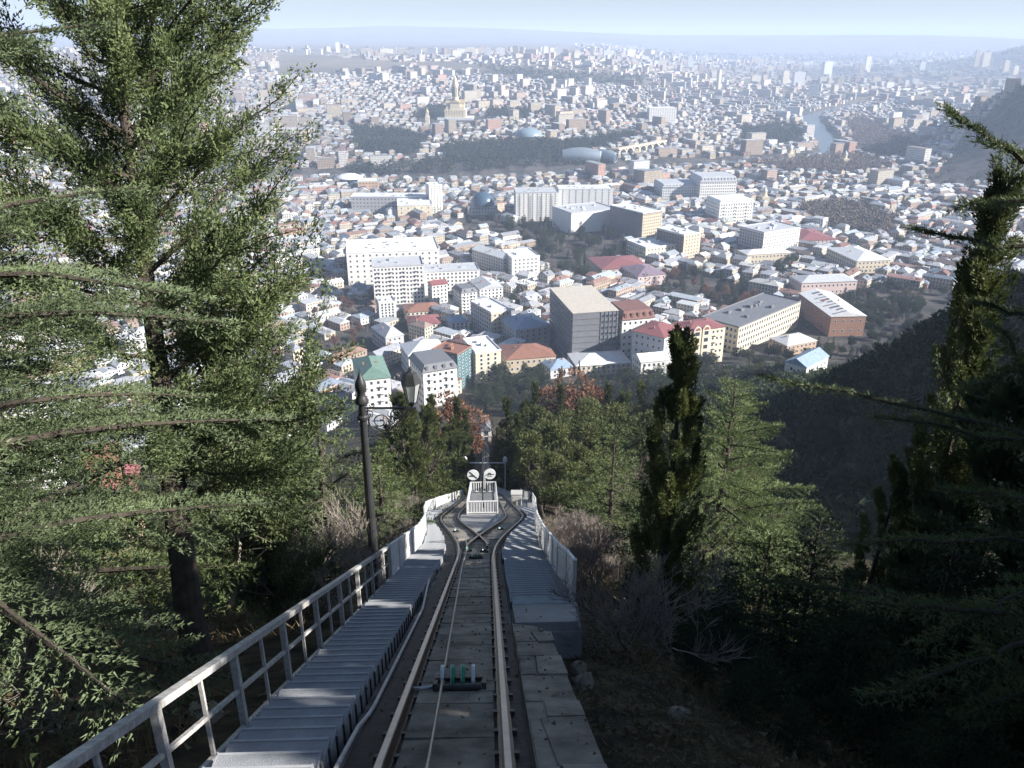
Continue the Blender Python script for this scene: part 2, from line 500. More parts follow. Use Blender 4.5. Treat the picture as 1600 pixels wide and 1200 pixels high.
def houses_mesh(name, X, Y, Z, W, D, HH, RH, A, hip, wi, ri, seed=0):
    """many far houses in one mesh: box walls and a hipped, gabled or flat roof"""
    rs = np.random.RandomState(seed)
    N = len(X)
    ca, sa = np.cos(A), np.sin(A)
    hw, hd = W / 2, D / 2
    ov = 0.35
    def pt(x, y, z): return np.stack([X + x * ca - y * sa, Y + x * sa + y * ca, Z + z], -1)
    b0 = -4.0
    corners = [(-hw, -hd), (hw, -hd), (hw, hd), (-hw, hd)]
    lo = [pt(x, y, b0 + 0 * X) for x, y in corners]; hi = [pt(x, y, HH) for x, y in corners]
    roofc = [pt(x * (1 + ov / hw), y * (1 + ov / hd), HH - 0.05) for x, y in corners]
    ins = np.where(hip == 2, np.minimum(hw * .55, hd), 0) * np.where(RH > .3, 1, 0)
    rd = [pt(-(hw + ov - ins), 0 * X, HH + RH), pt(hw + ov - ins, 0 * X, HH + RH)]
    V = np.stack(lo + hi + roofc + rd, 1)                      # N,14,3
    base = np.arange(N)[:, None] * 14
    wc = WALLS[wi] * rs.uniform(.8, 1.1, (N, 1)); rc = ROOFS[ri] * rs.uniform(.8, 1.15, (N, 1))
    wcol = np.clip(np.column_stack([wc, np.ones(N)]), 0, .85); rcol = np.clip(np.column_stack([rc, np.ones(N)]), 0, .8)
    mb = MB()
    quads = np.concatenate([base + np.array(q) for q in ([0, 1, 5, 4], [1, 2, 6, 5], [2, 3, 7, 6], [3, 0, 4, 7])])
    zz = HH - b0
    def wuv(w):
        o_ = rs.randint(0, 50, N) * 2.7
        return np.stack([np.stack([o_, b0 + 0 * w], -1), np.stack([o_ + w, b0 + 0 * w], -1), np.stack([o_ + w, HH], -1), np.stack([o_, HH], -1)], 1)
    uv = np.concatenate([wuv(W), wuv(D), wuv(W), wuv(D)])
    mb.add(V.reshape(-1, 3), quads, 0, np.concatenate([wcol] * 4), uv)
    mb.n = 0
    mb.V = []
    rq = np.concatenate([base + np.array([8, 9, 13, 12]), base + np.array([10, 11, 12, 13])])
    mb.add(V.reshape(-1, 3), rq, 1, np.concatenate([rcol] * 2))
    mb.n = 0; mb.V = []
    ec = np.where((hip == 2)[:, None], rcol, wcol)
    mb.add(V.reshape(-1, 3), np.concatenate([base + np.array([9, 10, 13]), base + np.array([11, 8, 12])]), 1, np.concatenate([ec] * 2))
    return mb

def inpoly(px, py, poly):
    px = np.asarray(px); r = np.zeros(px.shape, bool)
    n = len(poly)
    for i in range(n):
        x1, y1 = poly[i]; x2, y2 = poly[(i + 1) % n]
        if y1 == y2: continue
        c = ((y1 > py) != (y2 > py)) & (px < (x2 - x1) * (py - y1) / (y2 - y1) + x1)
        r ^= c
    return r
PARKS = [[(765, 352), (905, 338), (965, 350), (975, 400), (935, 438), (850, 440), (840, 395), (790, 372)],
         [(1012, 440), (1060, 424), (1120, 432), (1205, 470), (1230, 500), (1170, 500), (1090, 468), (1020, 470)],
         [(690, 228), (780, 222), (900, 222), (980, 206), (1000, 214), (900, 240), (800, 252), (700, 254)],
         [(545, 200), (640, 205), (668, 222), (640, 244), (560, 236)],
         [(735, 100), (830, 108), (930, 118), (1010, 118), (1000, 136), (900, 130), (800, 122)],
         [(1318, 190), (1340, 182), (1420, 215), (1440, 246), (1370, 246), (1340, 236)],
         [(1150, 198), (1250, 196), (1250, 228), (1160, 224)],
         [(1170, 256), (1250, 250), (1330, 240), (1400, 262), (1330, 270), (1220, 268)],
         [(760, 170), (830, 172), (828, 186), (760, 186)], [(670, 168), (700, 168), (700, 186), (640, 186)],
         [(1240, 328), (1330, 318), (1400, 345), (1390, 372), (1310, 362)],
         [(520, 475), (540, 430), (562, 470), (556, 520)],
         [(460, 540), (520, 515), (600, 505), (612, 545), (560, 556), (470, 560)],
         [(1240, 520), (1300, 480), (1300, 450), (1440, 450), (1440, 520)],
         [(540, 262), (700, 250), (960, 238), (960, 254), (700, 270), (560, 276)],
         [(700, 340), (790, 345), (800, 362), (740, 372)]]
BARE = [[(430, 80), (560, 92), (640, 98), (600, 108), (430, 122)], [(720, 104), (760, 100), (860, 112), (880, 122), (800, 124)], [(640, 96), (720, 98), (740, 108), (660, 108)]]
FORE = [(-400, 780), (0, 760), (450, 690), (600, 676), (720, 612), (860, 588), (1060, 586), (1110, 562), (1250, 505), (1290, 530), (1380, 470), (1440, 455), (1600, 440), (2100, 400)]
def town_ok(x, y, z):
    px, py, Zc = proj(x, y, z)
    ok = py < np.interp(px, [a for a, b in FORE], [b for a, b in FORE])
    for p in PARKS + BARE: ok &= ~inpoly(px, py, p)
    ok &= river_w(x, y) < 0.05
    # the fortress ridge stays unbuilt
    ok &= ~((px > 1445) & (py < 292) & (py > 292 - (px - 1440) * 1.05))
    return ok, px, py, Zc
HERO_FOOT = []       # circles (x, y, r) kept clear
def clear_of_heroes(x, y, r):
    ok = np.ones(len(x), bool)
    for hx, hy, hr in HERO_FOOT:
        ok &= np.hypot(x - hx, y - hy) > hr + r
    return ok

# ---------------------------------------------------------------- hero buildings
WIN = mat('window_glass', (.035, .045, .06), rough=0.15, var=0.3, scale=.4, spec=0.6)
def wallm(n, c, **k): return mat('wall_' + n, c, rough=0.85, var=0.16, scale=0.35, **k)
W_WHITE = wallm('white', (.74, .72, .68)); W_CREAM = wallm('cream', (.66, .59, .45)); W_GREY = wallm('grey', (.42, .42, .42))
W_TAN = wallm('tan', (.50, .42, .31)); W_CONC_SHADE = wallm('concrete', (.17, .175, .19)); W_PINK = wallm('pink', (.60, .47, .44)); W_BRICK = wallm('brick', (.30, .17, .12))  # the bare concrete tone also holds the shade on the block's faces
W_TEAL = wallm('teal', (.07, .14, .155)); W_SHADE = wallm('dark', (.16, .14, .13)); W_PALE = wallm('pale_grey', (.60, .60, .60)); W_ORANGE = wallm('orange', (.46, .32, .22))
W_STONE = wallm('stone', (.58, .50, .37))
def roofm(n, c, **k): return mat('roof_' + n, c, rough=0.5, var=0.22, scale=0.5, **k)
R_GREY = roofm('grey', (.45, .46, .48)); R_PALE = roofm('pale', (.62, .63, .64)); R_DARK = roofm('dark', (.16, .165, .18)); R_GREEN = roofm('green', (.13, .21, .17))
R_RED = roofm('red', (.24, .095, .095)); R_RUST = roofm('rust', (.25, .125, .09)); R_BROWN = roofm('brown', (.20, .10, .08)); R_BLUE = roofm('blue', (.26, .34, .44))
R_CONC = roofm('concrete', (.52, .47, .40)); R_WHITE = roofm('white', (.74, .74, .73)); R_TEAL = roofm('teal', (.20, .42, .36)); R_PURP = roofm('purple', (.22, .17, .21))
METAL = mat('pale_metal', (.55, .56, .57), rough=0.4, var=0.1, metal=0.5)
def windows_on(mb, o, e, n, L, z0, z1, floors, pitch, ww=1.3, wh=1.6, dep=0.12, bays=None):
    """window boxes on a wall face: origin o, direction e, outward n"""
    fh = (z1 - z0) / floors
    k = max(1, int(L / pitch)); m0 = (L - (k - 1) * pitch) / 2
    for f in range(floors):
        zc = z0 + fh * (f + 0.55)
        for i in range(k):
            c = o + e * (m0 + i * pitch) + n * (dep / 2 - 0.02)
            mb.bar([c[0], c[1], zc - min(wh, fh * .78) / 2], [c[0], c[1], zc + min(wh, fh * .78) / 2], ww if abs(n[1]) > 2 else ww, dep, up=(n[0], n[1], 0))
def solve_len(c, e, px_target):
    """length along e from c so that the end lands on a photo column"""
    lo, hi = 0.5, 400.0
    f = lambda t: float(proj(c[0] + e[0] * t, c[1] + e[1] * t, c[2])[0])
    sgn = 1 if f(60) > f(0.5) else -1
    for _ in range(40):
        m = (lo + hi) / 2
        if (f(m) - px_target) * sgn < 0: lo = m
        else: hi = m
    return lo
HEROES = []
def building(name, label, cat, cx, cy, xl, xr, yt, th, wall, roof, kind='flat', floors=4, pitch=3.4, w2=None, L1=None, L2=None, win=True, ridge=None, balc=0, group=None, chim=0, par=0.9, bz=3.0, ww=1.4, wh=1.7, front=None, side=None):
    c = G(cx, cy)
    e1 = np.array([math.cos(rad(th)), math.sin(rad(th)), 0]); e2 = np.array([-math.sin(rad(th)), math.cos(rad(th)), 0])
    a = L1 or solve_len(c, e1, xr)
    b_ = L2 or (solve_len(c, e2, xl) if xl is not None and xl < cx - 2 else 16.0)
    b_ = min(b_, 70); a = min(a, 160)
    Zc = proj(*c)[2]
    r = ray(cx, yt); t = math.hypot(c[0], c[1]) / math.hypot(r[0], r[1])
    h = CAMZ + r[2] * t - c[2]
    h = max(h, 3.0)
    ctr = c + e1 * a / 2 + e2 * b_ / 2
    HERO_FOOT.append((ctr[0], ctr[1], math.hypot(a, b_) / 2 * 0.82))
    root = thing(name, label, cat, c, rad(th), group)
    # local frame: x along the right-hand face, y away
    mb = MB()
    mb.box((a / 2, b_ / 2, (h - bz) / 2), (a, b_, h + bz))
    if floors > 2 and kind != 'ruin':
        mb.box((a / 2, b_ / 2, h / floors + .15), (a + .25, b_ + .25, .3))        # string course
    mb.build('wall', wall, root)
    if front:
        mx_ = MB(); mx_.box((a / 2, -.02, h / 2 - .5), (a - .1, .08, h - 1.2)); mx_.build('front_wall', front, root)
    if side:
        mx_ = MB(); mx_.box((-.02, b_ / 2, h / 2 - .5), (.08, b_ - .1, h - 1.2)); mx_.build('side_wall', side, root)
    if kind == 'ruin':
        ms = MB()
        for f in range(1, floors): ms.box((a / 2, b_ / 2, h * f / floors), (a + .7, b_ + .7, .35))
        for q in range(5): ms.box((a * (.62 + .36 * q / 4), -.1, h / 2), (.5, .6, h - .3))
        tag(ms.build('floor_slab', W_CONC_SHADE, root), kind='stuff')
    mr = MB()
    ov = 0.5
    if kind in ('flat', 'ruin'):
        mr.box((a / 2, b_ / 2, h + .12), (a + .6, b_ + .6, .24))
        if kind == 'flat':
            for (x, y, sx, sy) in ((a / 2, .1, a + .6, .3), (a / 2, b_ - .1, a + .6, .3), (.1, b_ / 2, .3, b_), (a - .1, b_ / 2, .3, b_)):
                mr.box((x, y, h + .24 + par / 2 - .003), (sx, sy, par))
            rs = np.random.RandomState(int(cx + cy))
            for q in range(2 + int(a * b_ / 500)):
                mr.box((rs.uniform(.2, .8) * a, rs.uniform(.25, .75) * b_, h + 1.0), (rs.uniform(2, 5), rs.uniform(2, 4), rs.uniform(1.6, 2.6)))
    else:
        rh = ridge or min(a, b_) * .22
        if kind == 'mansard':
            i1 = 1.6
            V = [(-ov, -ov, h), (a + ov, -ov, h), (a + ov, b_ + ov, h), (-ov, b_ + ov, h), (i1, i1, h + rh), (a - i1, i1, h + rh), (a - i1, b_ - i1, h + rh), (i1, b_ - i1, h + rh)]
            mr.hexa(np.array(V, float))
            mr.box((a / 2, b_ / 2, h - .1), (a + 1.4, b_ + 1.4, .25))
            dm = max(2, int(a / 5))
            for q in range(dm):
                mr.box((a * (q + .5) / dm, .7, h + rh * .45), (1.6, 1.8, rh * .6))
        else:
            if a >= b_:
                i1 = b_ * .5 if kind == 'hip' else -ov
                R0, R1 = (i1, b_ / 2, h + rh), (a - i1, b_ / 2, h + rh)
            else:
                i1 = a * .5 if kind == 'hip' else -ov
                R0, R1 = (a / 2, i1, h + rh), (a / 2, b_ - i1, h + rh)
            V = np.array([(-ov, -ov, h), (a + ov, -ov, h), (a + ov, b_ + ov, h), (-ov, b_ + ov, h), R0, R1], float)
            if a >= b_: F4, F3 = [[0, 1, 5, 4], [2, 3, 4, 5]], [[1, 2, 5], [3, 0, 4]]
            else: F4, F3 = [[1, 2, 5, 4], [3, 0, 4, 5]], [[0, 1, 4], [2, 3, 5]]
            mr.add(V, np.array(F4)); mr.add(V, np.array(F3)); mr.add(V[:4], np.array([[3, 2, 1, 0]]))
            mr.box((a / 2, b_ / 2, h - .12), (a + 1.0, b_ + 1.0, .22))
            chim = chim or 2
    ro = mr.build('roof', roof, root)
    for q in range(chim):
        mc = MB(); x0 = a * (q + .6) / (chim + .3)
        mc.box((x0, b_ * .5, h + 2.0), (1.1, .8, 3.2)); mc.box((x0, b_ * .5, h + 3.7), (1.4, 1.1, .25))
        mc.build('chimney', W_BRICK, root)
    if win:
        mw = MB()
        mf = MB()
        X, Y = np.array([1.0, 0, 0]), np.array([0, 1.0, 0])
        z1 = h - .6
        if kind != 'ruin': windows_on(mw, np.zeros(3), X, -Y, a, 0.4, z1, floors, pitch, ww, wh)
        else:
            for f in range(floors): mw.box((a * .8, -.02, .8 + f * h / floors), (a * .36, .3, h / floors * .5))  # dark boxes stand in for the shade inside the open recesses
        windows_on(mw, np.zeros(3), Y, -X, b_, 0.4, z1, floors, pitch, ww, wh)
        windows_on(mw, np.array([a, 0, 0.]), Y, X, b_, 0.4, z1, floors, pitch, ww, wh)
        if kind != 'ruin' and c[1] < 1000:
            for o_, e_, n_, L_ in ((np.zeros(3), X, -Y, a), (np.zeros(3), Y, -X, b_), (np.array([a, 0, 0.]), Y, X, b_)):
                windows_on(mf, o_, e_, n_, L_, .4, z1, floors, pitch, ww + .5, wh + .5, .07)
            tag(mf.build('window_frame', W_PALE if wall is not W_PALE else W_WHITE, root), kind='stuff')
        tag(mw.build('window', WIN, root), kind='stuff')
    if balc:
        ml = MB()
        fh = (h - 1) / floors
        for f in range(1, floors):
            for i in range(balc):
                x = a * (i + .5) / balc
                ml.box((x, -.7, .4 + fh * f), (min(3.4, a / balc * .6), 1.4, .18))
                ml.box((x, -1.36, .4 + fh * f + .55), (min(3.4, a / balc * .6), .08, .95))
        tag(ml.build('balcony', wall, root), kind='stuff')
    HEROES.append((label, c, a, b_, h, root))
    return root, c, a, b_, h, e1, e2

B = building
def ab(*a, **k): return building('apartment_building', *a, **k)
def settle_labels(recs):
    by = {}
    for q in recs: by.setdefault(q[0], []).append(q)
    def fit(t):
        w = t.split()
        return ' '.join(w[1:]) if len(w) > 16 else t
    for lab, qs in by.items():
        if len(qs) == 1: qs[0][3]['label'] = fit(lab); continue
        qs.sort(key=lambda q: q[1])
        names = {2: ['leftmost', 'rightmost'], 3: ['leftmost', 'middle', 'rightmost'], 4: ['leftmost', 'second from left', 'second from right', 'rightmost']}.get(len(qs))
        if names is None: names = ['leftmost', 'second from left'] + [f'{k} from left' for k in ('third', 'fourth', 'fifth', 'sixth', 'seventh', 'eighth', 'ninth', 'tenth', 'eleventh', 'twelfth', 'thirteenth', 'fourteenth', 'fifteenth', 'sixteenth')][:max(0, len(qs) - 4)] + ['second from right', 'rightmost']
        for q, nm in zip(qs, names): q[3]['label'] = fit(f"{lab}, {nm}")
        for q in qs[len(names):]: q[3]['label'] = lab
# name, label, category, corner px, left px, right px, top py, angle, materials
ab('white apartment block with green roof just behind the lamp post', 'apartment block', 566, 662, 500, 614, 594, 16, W_WHITE, R_GREEN, 'hip', 6, 4.0, L2=36, balc=2, ridge=4.5)
ab('white apartment block with grey mansard roof right of the lantern', 'apartment block', 664, 650, 606, 716, 582, 24, W_WHITE, R_DARK, 'mansard', 6, 3.6, L2=26, balc=2, ridge=4)
ab('white house with pale hipped roof behind the lantern of the lamp post', 'house', 640, 590, 612, 700, 556, 20, W_WHITE, R_PALE, 'hip', 3, 3.6, L2=26, ridge=6, chim=1)
ab('tall teal sided block with an orange roof edge left of the cream slab', 'apartment block', 716, 612, 700, 738, 555, 62, W_TEAL, R_RUST, 'flat', 6, 4.5, L2=20)
ab('narrow cream slab block with flat white roof at the foot of the hill', 'apartment block', 744, 600, 735, 783, 553, 20, W_CREAM, R_WHITE, 'flat', 7, 5.0, L2=30, win=True)
B('house', 'long low house with rust red hipped roof and brick chimney beside the unfinished block', 'house', 792, 584, 778, 868, 562, 12, W_TAN, R_RUST, 'hip', 2, 4, L2=30, ridge=5, chim=2)
B('unfinished_block', 'dark unfinished concrete block with empty balconies and pale flat roof', 'building', 893, 572, 858, 962, 490, 12, W_CONC_SHADE, R_CONC, 'ruin', 9, 4.2, balc=0)
ab('white block with brown mansard roof beside the unfinished concrete block', 'apartment block', 969, 566, 958, 1018, 500, 16, W_WHITE, R_BROWN, 'mansard', 6, 4.2, L2=28, ridge=6)
ab('grey gable ended house with red roof in front of the brown mansard block', 'apartment block', 1034, 586, 985, 1064, 528, 52, W_PALE, R_RED, 'hip', 5, 4.4, ridge=4)
AR_ = ab('cream apartment block with round arched red topped bays', 'apartment block', 1072, 572, 1062, 1128, 518, 22, W_CREAM, R_RED, 'hip', 5, 3.6, L2=22, ridge=3, balc=2)
B('school_building', 'long cream building with flat grey roof and rows of tall windows at the park edge', 'school', 1150, 552, 1112, 1246, 512, 44, W_STONE, R_DARK, 'flat', 4, 3.6, L2=34, ww=1.7, wh=2.4)
B('house', 'white house with pale tin roof in front of the grey gable ended house', 'house', 1000, 596, 985, 1040, 566, 14, W_WHITE, R_PALE, 'gable', 3, 3.4, L2=16)
B('house', 'low house with bluish white tin roof right of the rust red roof', 'house', 900, 588, 868, 985, 572, 10, W_CREAM, R_PALE, 'hip', 2, 3.6, L2=26, ridge=4, chim=1)
B('house', 'small low house with blue tin roof in front of the unfinished block', 'house', 860, 592, 820, 896, 578, 20, W_PALE, R_BLUE, 'hip', 2, 3.6, L2=18)
B('office_building', 'big white office building with flat roof and small square windows', 'office building', 545, 446, 508, 688, 396, 10, W_WHITE, R_WHITE, 'flat', 6, 6.5, L2=55)
ab('tall white apartment cluster with dark vertical bays', 'apartment block', 586, 478, 568, 664, 418, 10, W_WHITE, R_GREY, 'flat', 9, 3.2, L2=32, balc=4)
ab('long white block with grey roof right of the tall white cluster', 'apartment block', 664, 462, 655, 750, 426, 10, W_WHITE, R_GREY, 'flat', 6, 3.8, L2=26)
ab('slim white block with square windows in front of the tall white cluster', 'apartment block', 594, 506, 584, 620, 474, 18, W_WHITE, R_PALE, 'flat', 7, 3.0, L2=16)
B('terrace_building', 'long grey sided building with pale roof receding behind the white blocks', 'building', 786, 430, 738, 806, 404, 40, W_GREY, R_PALE, 'gable', 5, 4.0, ridge=4)
ab('bright white block with flat roof next to the long grey sided building', 'apartment block', 800, 434, 792, 843, 404, 18, W_WHITE, R_WHITE, 'flat', 5, 4.4, L2=34)
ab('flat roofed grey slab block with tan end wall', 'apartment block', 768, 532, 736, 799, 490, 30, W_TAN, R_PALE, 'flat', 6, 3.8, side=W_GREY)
B('workshop_building', 'broad building with blue tin roof left of the unfinished block', 'building', 806, 546, 780, 860, 516, 24, W_GREY, R_BLUE, 'hip', 4, 5, L2=34, ridge=5)
B('house', 'house with dark red tin roof below the slim white block', 'house', 640, 520, 628, 690, 508, 12, W_CREAM, R_RED, 'hip', 2, 3.6, L2=24, ridge=4)
B('house', 'house with rust red tiled roof behind the dark red tin roof', 'house', 634, 500, 620, 690, 488, 12, W_CREAM, R_RUST, 'hip', 2, 3.6, L2=24, ridge=4)
B('house', 'house with bluish grey hipped roof right of the dark red tin roof', 'house', 704, 520, 694, 734, 505, 18, W_WHITE, R_BLUE, 'hip', 3, 3.6, L2=18, ridge=4)
B('house', 'house with slate blue tin roof below the brown autumn trees', 'house', 604, 552, 590, 632, 528, 30, W_GREY, R_GREY, 'hip', 3, 3.8, L2=30, ridge=5)
ab('white house with small bright red roof right of the tall white cluster', 'house', 676, 476, 664, 700, 446, 24, W_WHITE, R_RED, 'gable', 5, 3.6, L2=12, ridge=3)
ab('white mansard block with balconies left of the flat grey slab block', 'apartment block', 722, 490, 706, 746, 458, 26, W_WHITE, R_DARK, 'mansard', 6, 3.2, L2=20, balc=2, ridge=3)
ab('white end block with grey gable roof near the dark conifers', 'house', 750, 474, 742, 786, 452, 20, W_WHITE, R_GREY, 'gable', 4, 3.6, L2=30, ridge=4)
B('hotel_building', 'huge white hotel slab with dark rows of balconies', 'hotel', 806, 346, 785, 872, 302, 4, W_WHITE, R_GREY, 'flat', 12, 6, L2=40, balc=4)
B('hotel_building', 'pale grey striped right half of the huge hotel slab', 'hotel', 872, 340, 862, 956, 296, 3, W_PALE, R_PALE, 'flat', 12, 9, L2=30, win=True)
B('museum_building', 'long low gallery with white blank front and flat roof', 'museum', 892, 366, 872, 962, 334, 26, W_WHITE, R_GREY, 'flat', 2, 30, L2=50, win=False)
B('office_building', 'shade-toned brown slab office with lit tan right end', 'office building', 1002, 378, 964, 1032, 334, 34, W_SHADE, R_PALE, 'flat', 9, 3.4, L2=60, front=W_TAN)  # walls darkened as shade; the front slab carries the lit tone
B('office_building', 'tan slab office with long side toned as shade and square windows', 'office building', 1066, 406, 1024, 1092, 368, 34, W_TAN, R_PALE, 'flat', 7, 4.4, side=W_SHADE)  # shade of the left side is put into a darker wall slab
B('office_building', 'low cream building with flat roof in front of the dark slab office', 'office building', 1008, 408, 985, 1054, 388, 24, W_CREAM, R_PALE, 'flat', 3, 4.4, L2=40)
B('hall_building', 'broad hall with crimson tin roof below the dark park', 'hall', 940, 436, 926, 1014, 421, 12, W_TAN, R_RED, 'hip', 2, 5, L2=50, ridge=5)
B('hall_building', 'hall with mauve grey tin roof beside the crimson roof', 'hall', 996, 448, 985, 1040, 432, 18, W_PINK, R_PURP, 'hip', 2, 5, L2=40, ridge=5)
B('ministry_building', 'grand pale grey building with long rows of windows', 'ministry', 1034, 314, 1028, 1090, 292, 6, W_PALE, R_GREY, 'mansard', 5, 3.4, L2=50, ridge=4)
B('ministry_building', 'taller right wing of the grand pale building', 'ministry', 1092, 316, 1084, 1148, 284, 6, W_WHITE, R_GREY, 'mansard', 7, 3.4, L2=50, ridge=7)
ab('white corner building with balconies right of the grand pale building', 'building', 1122, 350, 1112, 1174, 318, 14, W_WHITE, R_WHITE, 'mansard', 6, 3.6, L2=40, balc=3, ridge=4)
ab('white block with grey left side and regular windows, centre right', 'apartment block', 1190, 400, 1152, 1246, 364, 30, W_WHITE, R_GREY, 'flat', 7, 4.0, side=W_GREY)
B('terrace_building', 'long cream two storey building in front of the grey sided white block', 'building', 1166, 414, 1158, 1234, 398, 12, W_STONE, R_PALE, 'hip', 2, 4.2, L2=22, ridge=3)
B('hall_building', 'long building with red tin roof right of the grey sided white block', 'hall', 1250, 386, 1246, 1306, 376, 8, W_PINK, R_RED, 'hip', 2, 5, L2=60, ridge=5)
B('villa_building', 'cream villa with pale hipped roof and rows of windows on the right', 'villa', 1336, 428, 1332, 1388, 408, 10, W_STONE, R_PALE, 'hip', 3, 4.4, L2=60, ridge=5)
B('terrace_building', 'long pink two storey building with grey roof above the park', 'building', 1250, 464, 1240, 1336, 442, 8, W_PINK, R_GREY, 'hip', 2, 4.2, L2=26, ridge=4)
RH_ = B('ruined_hall', 'dark brick hall with rust streaked pale roof among the park trees', 'ruined hall', 1294, 526, 1288, 1348, 494, 4, W_BRICK, R_WHITE, 'gable', 2, 7, L2=66, ridge=3.5)
B('house', 'house with pale blue tin roof and tan wall at the park edge', 'house', 1228, 556, 1214, 1274, 540, 24, W_ORANGE, R_PALE, 'hip', 2, 4, L2=20, ridge=4)
B('house', 'low house with wide bluish white roof at the edge of the dark slope', 'house', 1258, 592, 1236, 1292, 574, 44, W_WHITE, R_BLUE, 'gable', 1, 5, L2=14, ridge=4)
B('hall_building', 'white slab building standing alone in the hazy middle distance', 'office building', 1014, 190, 1010, 1056, 169, 4, W_WHITE, R_WHITE, 'flat', 8, 6, L2=30)
B('hall_building', 'cream theatre with blank front and flat roof', 'theatre', 622, 344, 616, 676, 322, 8, W_CREAM, R_PALE, 'flat', 3, 9, L2=50)
ab('slim pale tower block next to the cream theatre', 'tower', 672, 334, 666, 692, 290, 20, W_WHITE, R_PALE, 'flat', 13, 4, L2=20)
B('terrace_building', 'long shaded building with pale roof behind bare trees on the left', 'building', 550, 332, 540, 668, 308, 0, W_GREY, R_PALE, 'flat', 4, 5, L2=30)
B('terrace_building', 'orange cream house row in front of the white mushroom roof', 'building', 560, 300, 552, 592, 284, 8, W_ORANGE, R_PALE, 'flat', 3, 5, L2=30)
B('house', 'white house with red roof low on the slope behind the cedar branches', 'house', 448, 690, 425, 470, 672, 20, W_WHITE, R_RED, 'hip', 2, 3.4, L2=10, ridge=2.5)
B('house', 'house with orange edged dark roof seen between cedar branches', 'house', 478, 654, 466, 542, 634, 12, W_ORANGE, R_DARK, 'flat', 2, 4, L2=16)
ab('cream house seen through the big tree at the left edge', 'house', 6, 566, -40, 34, 536, 14, W_CREAM, R_PALE, 'hip', 3, 3.8, L2=16, ridge=3)
ab('white apartment block seen through the big tree at the left edge', 'apartment block', 30, 790, -20, 92, 640, 16, W_WHITE, R_PALE, 'flat', 8, 3.8, L2=18, balc=2)
B('house', 'house with red tin roof down the slope behind the left cedar', 'house', 150, 880, 120, 205, 856, 18, W_ORANGE, R_RED, 'hip', 1, 3.2, L2=7, ridge=2)
B('house', 'white house with pale roof on the far left among trees', 'house', 200, 560, 150, 250, 530, 12, W_WHITE, R_PALE, 'hip', 3, 3.8, L2=16, ridge=4)
B('house', 'white gabled chapel like station house at the lower end of the line', 'station', 752, 692, 748, 768, 672, 8, W_WHITE, R_DARK, 'gable', 2, 3.2, L2=7, ridge=2)

rt_, c_, a_, b2_, h_ = RH_[:5]                        # rusty streaks on the ruined roof
for i in range(9):
    y = b2_ * (.06 + .1 * i); x1 = a_ * (.08 + .3 * ((i * 37) % 10) / 10)
    for sg in ((1,) if i % 3 else (1, -1)):
        xa, xb = (x1, a_ * .48) if sg > 0 else (a_ - x1, a_ * .52)
        za, zb = [h_ + 3.5 * (1 - abs(q_ - a_ / 2) / (a_ / 2 + .5)) + .06 for q_ in (xa, xb)]
        m = MB(); m.bar((xa, y, za), (xb, y, zb), 1.6 + (i % 3), .08, up=(0, 0, 1)); m.build('rusty_sheet', R_BROWN if i % 2 else R_DARK, rt_)
rt_, c_, a_, b2_, h_ = AR_[:5]                        # two arched bays with red heads
for x in (a_ * .22, a_ * .46):
    m = MB(); r_ = a_ * .10; m.box((x, -.5, h_ / 2), (2 * r_, 1.0, h_)); t_ = np.linspace(0, math.pi, 13)
    for q in range(12):
        pa, pb = (x + r_ * math.cos(t_[q]), h_ + r_ * math.sin(t_[q])), (x + r_ * math.cos(t_[q + 1]), h_ + r_ * math.sin(t_[q + 1]))
        m.hexa(np.array([(x, -1, h_), (pa[0], -1, pa[1]), (pb[0], -1, pb[1]), (x, -1, h_), (x, 0, h_), (pa[0], 0, pa[1]), (pb[0], 0, pb[1]), (x, 0, h_)]))
    bay = m.build('arched_bay', W_CREAM, rt_)
    m = MB()
    for q in range(12):
        pa, pb = (x + r_ * .72 * math.cos(t_[q]), h_ + r_ * .72 * math.sin(t_[q])), (x + r_ * .72 * math.cos(t_[q + 1]), h_ + r_ * .72 * math.sin(t_[q + 1]))
        m.add(np.array([(x, -1.06, h_), (pa[0], -1.06, pa[1]), (pb[0], -1.06, pb[1])]), np.array([[0, 1, 2]]))
    m.build('red_arch', R_RED, bay)
    m = MB()
    for f in range(5): m.box((x, -1.02, h_ * (f + .55) / 5), (r_ * 1.1, .12, h_ / 5 * .55))
    tag(m.build('window', WIN, bay), kind='stuff')
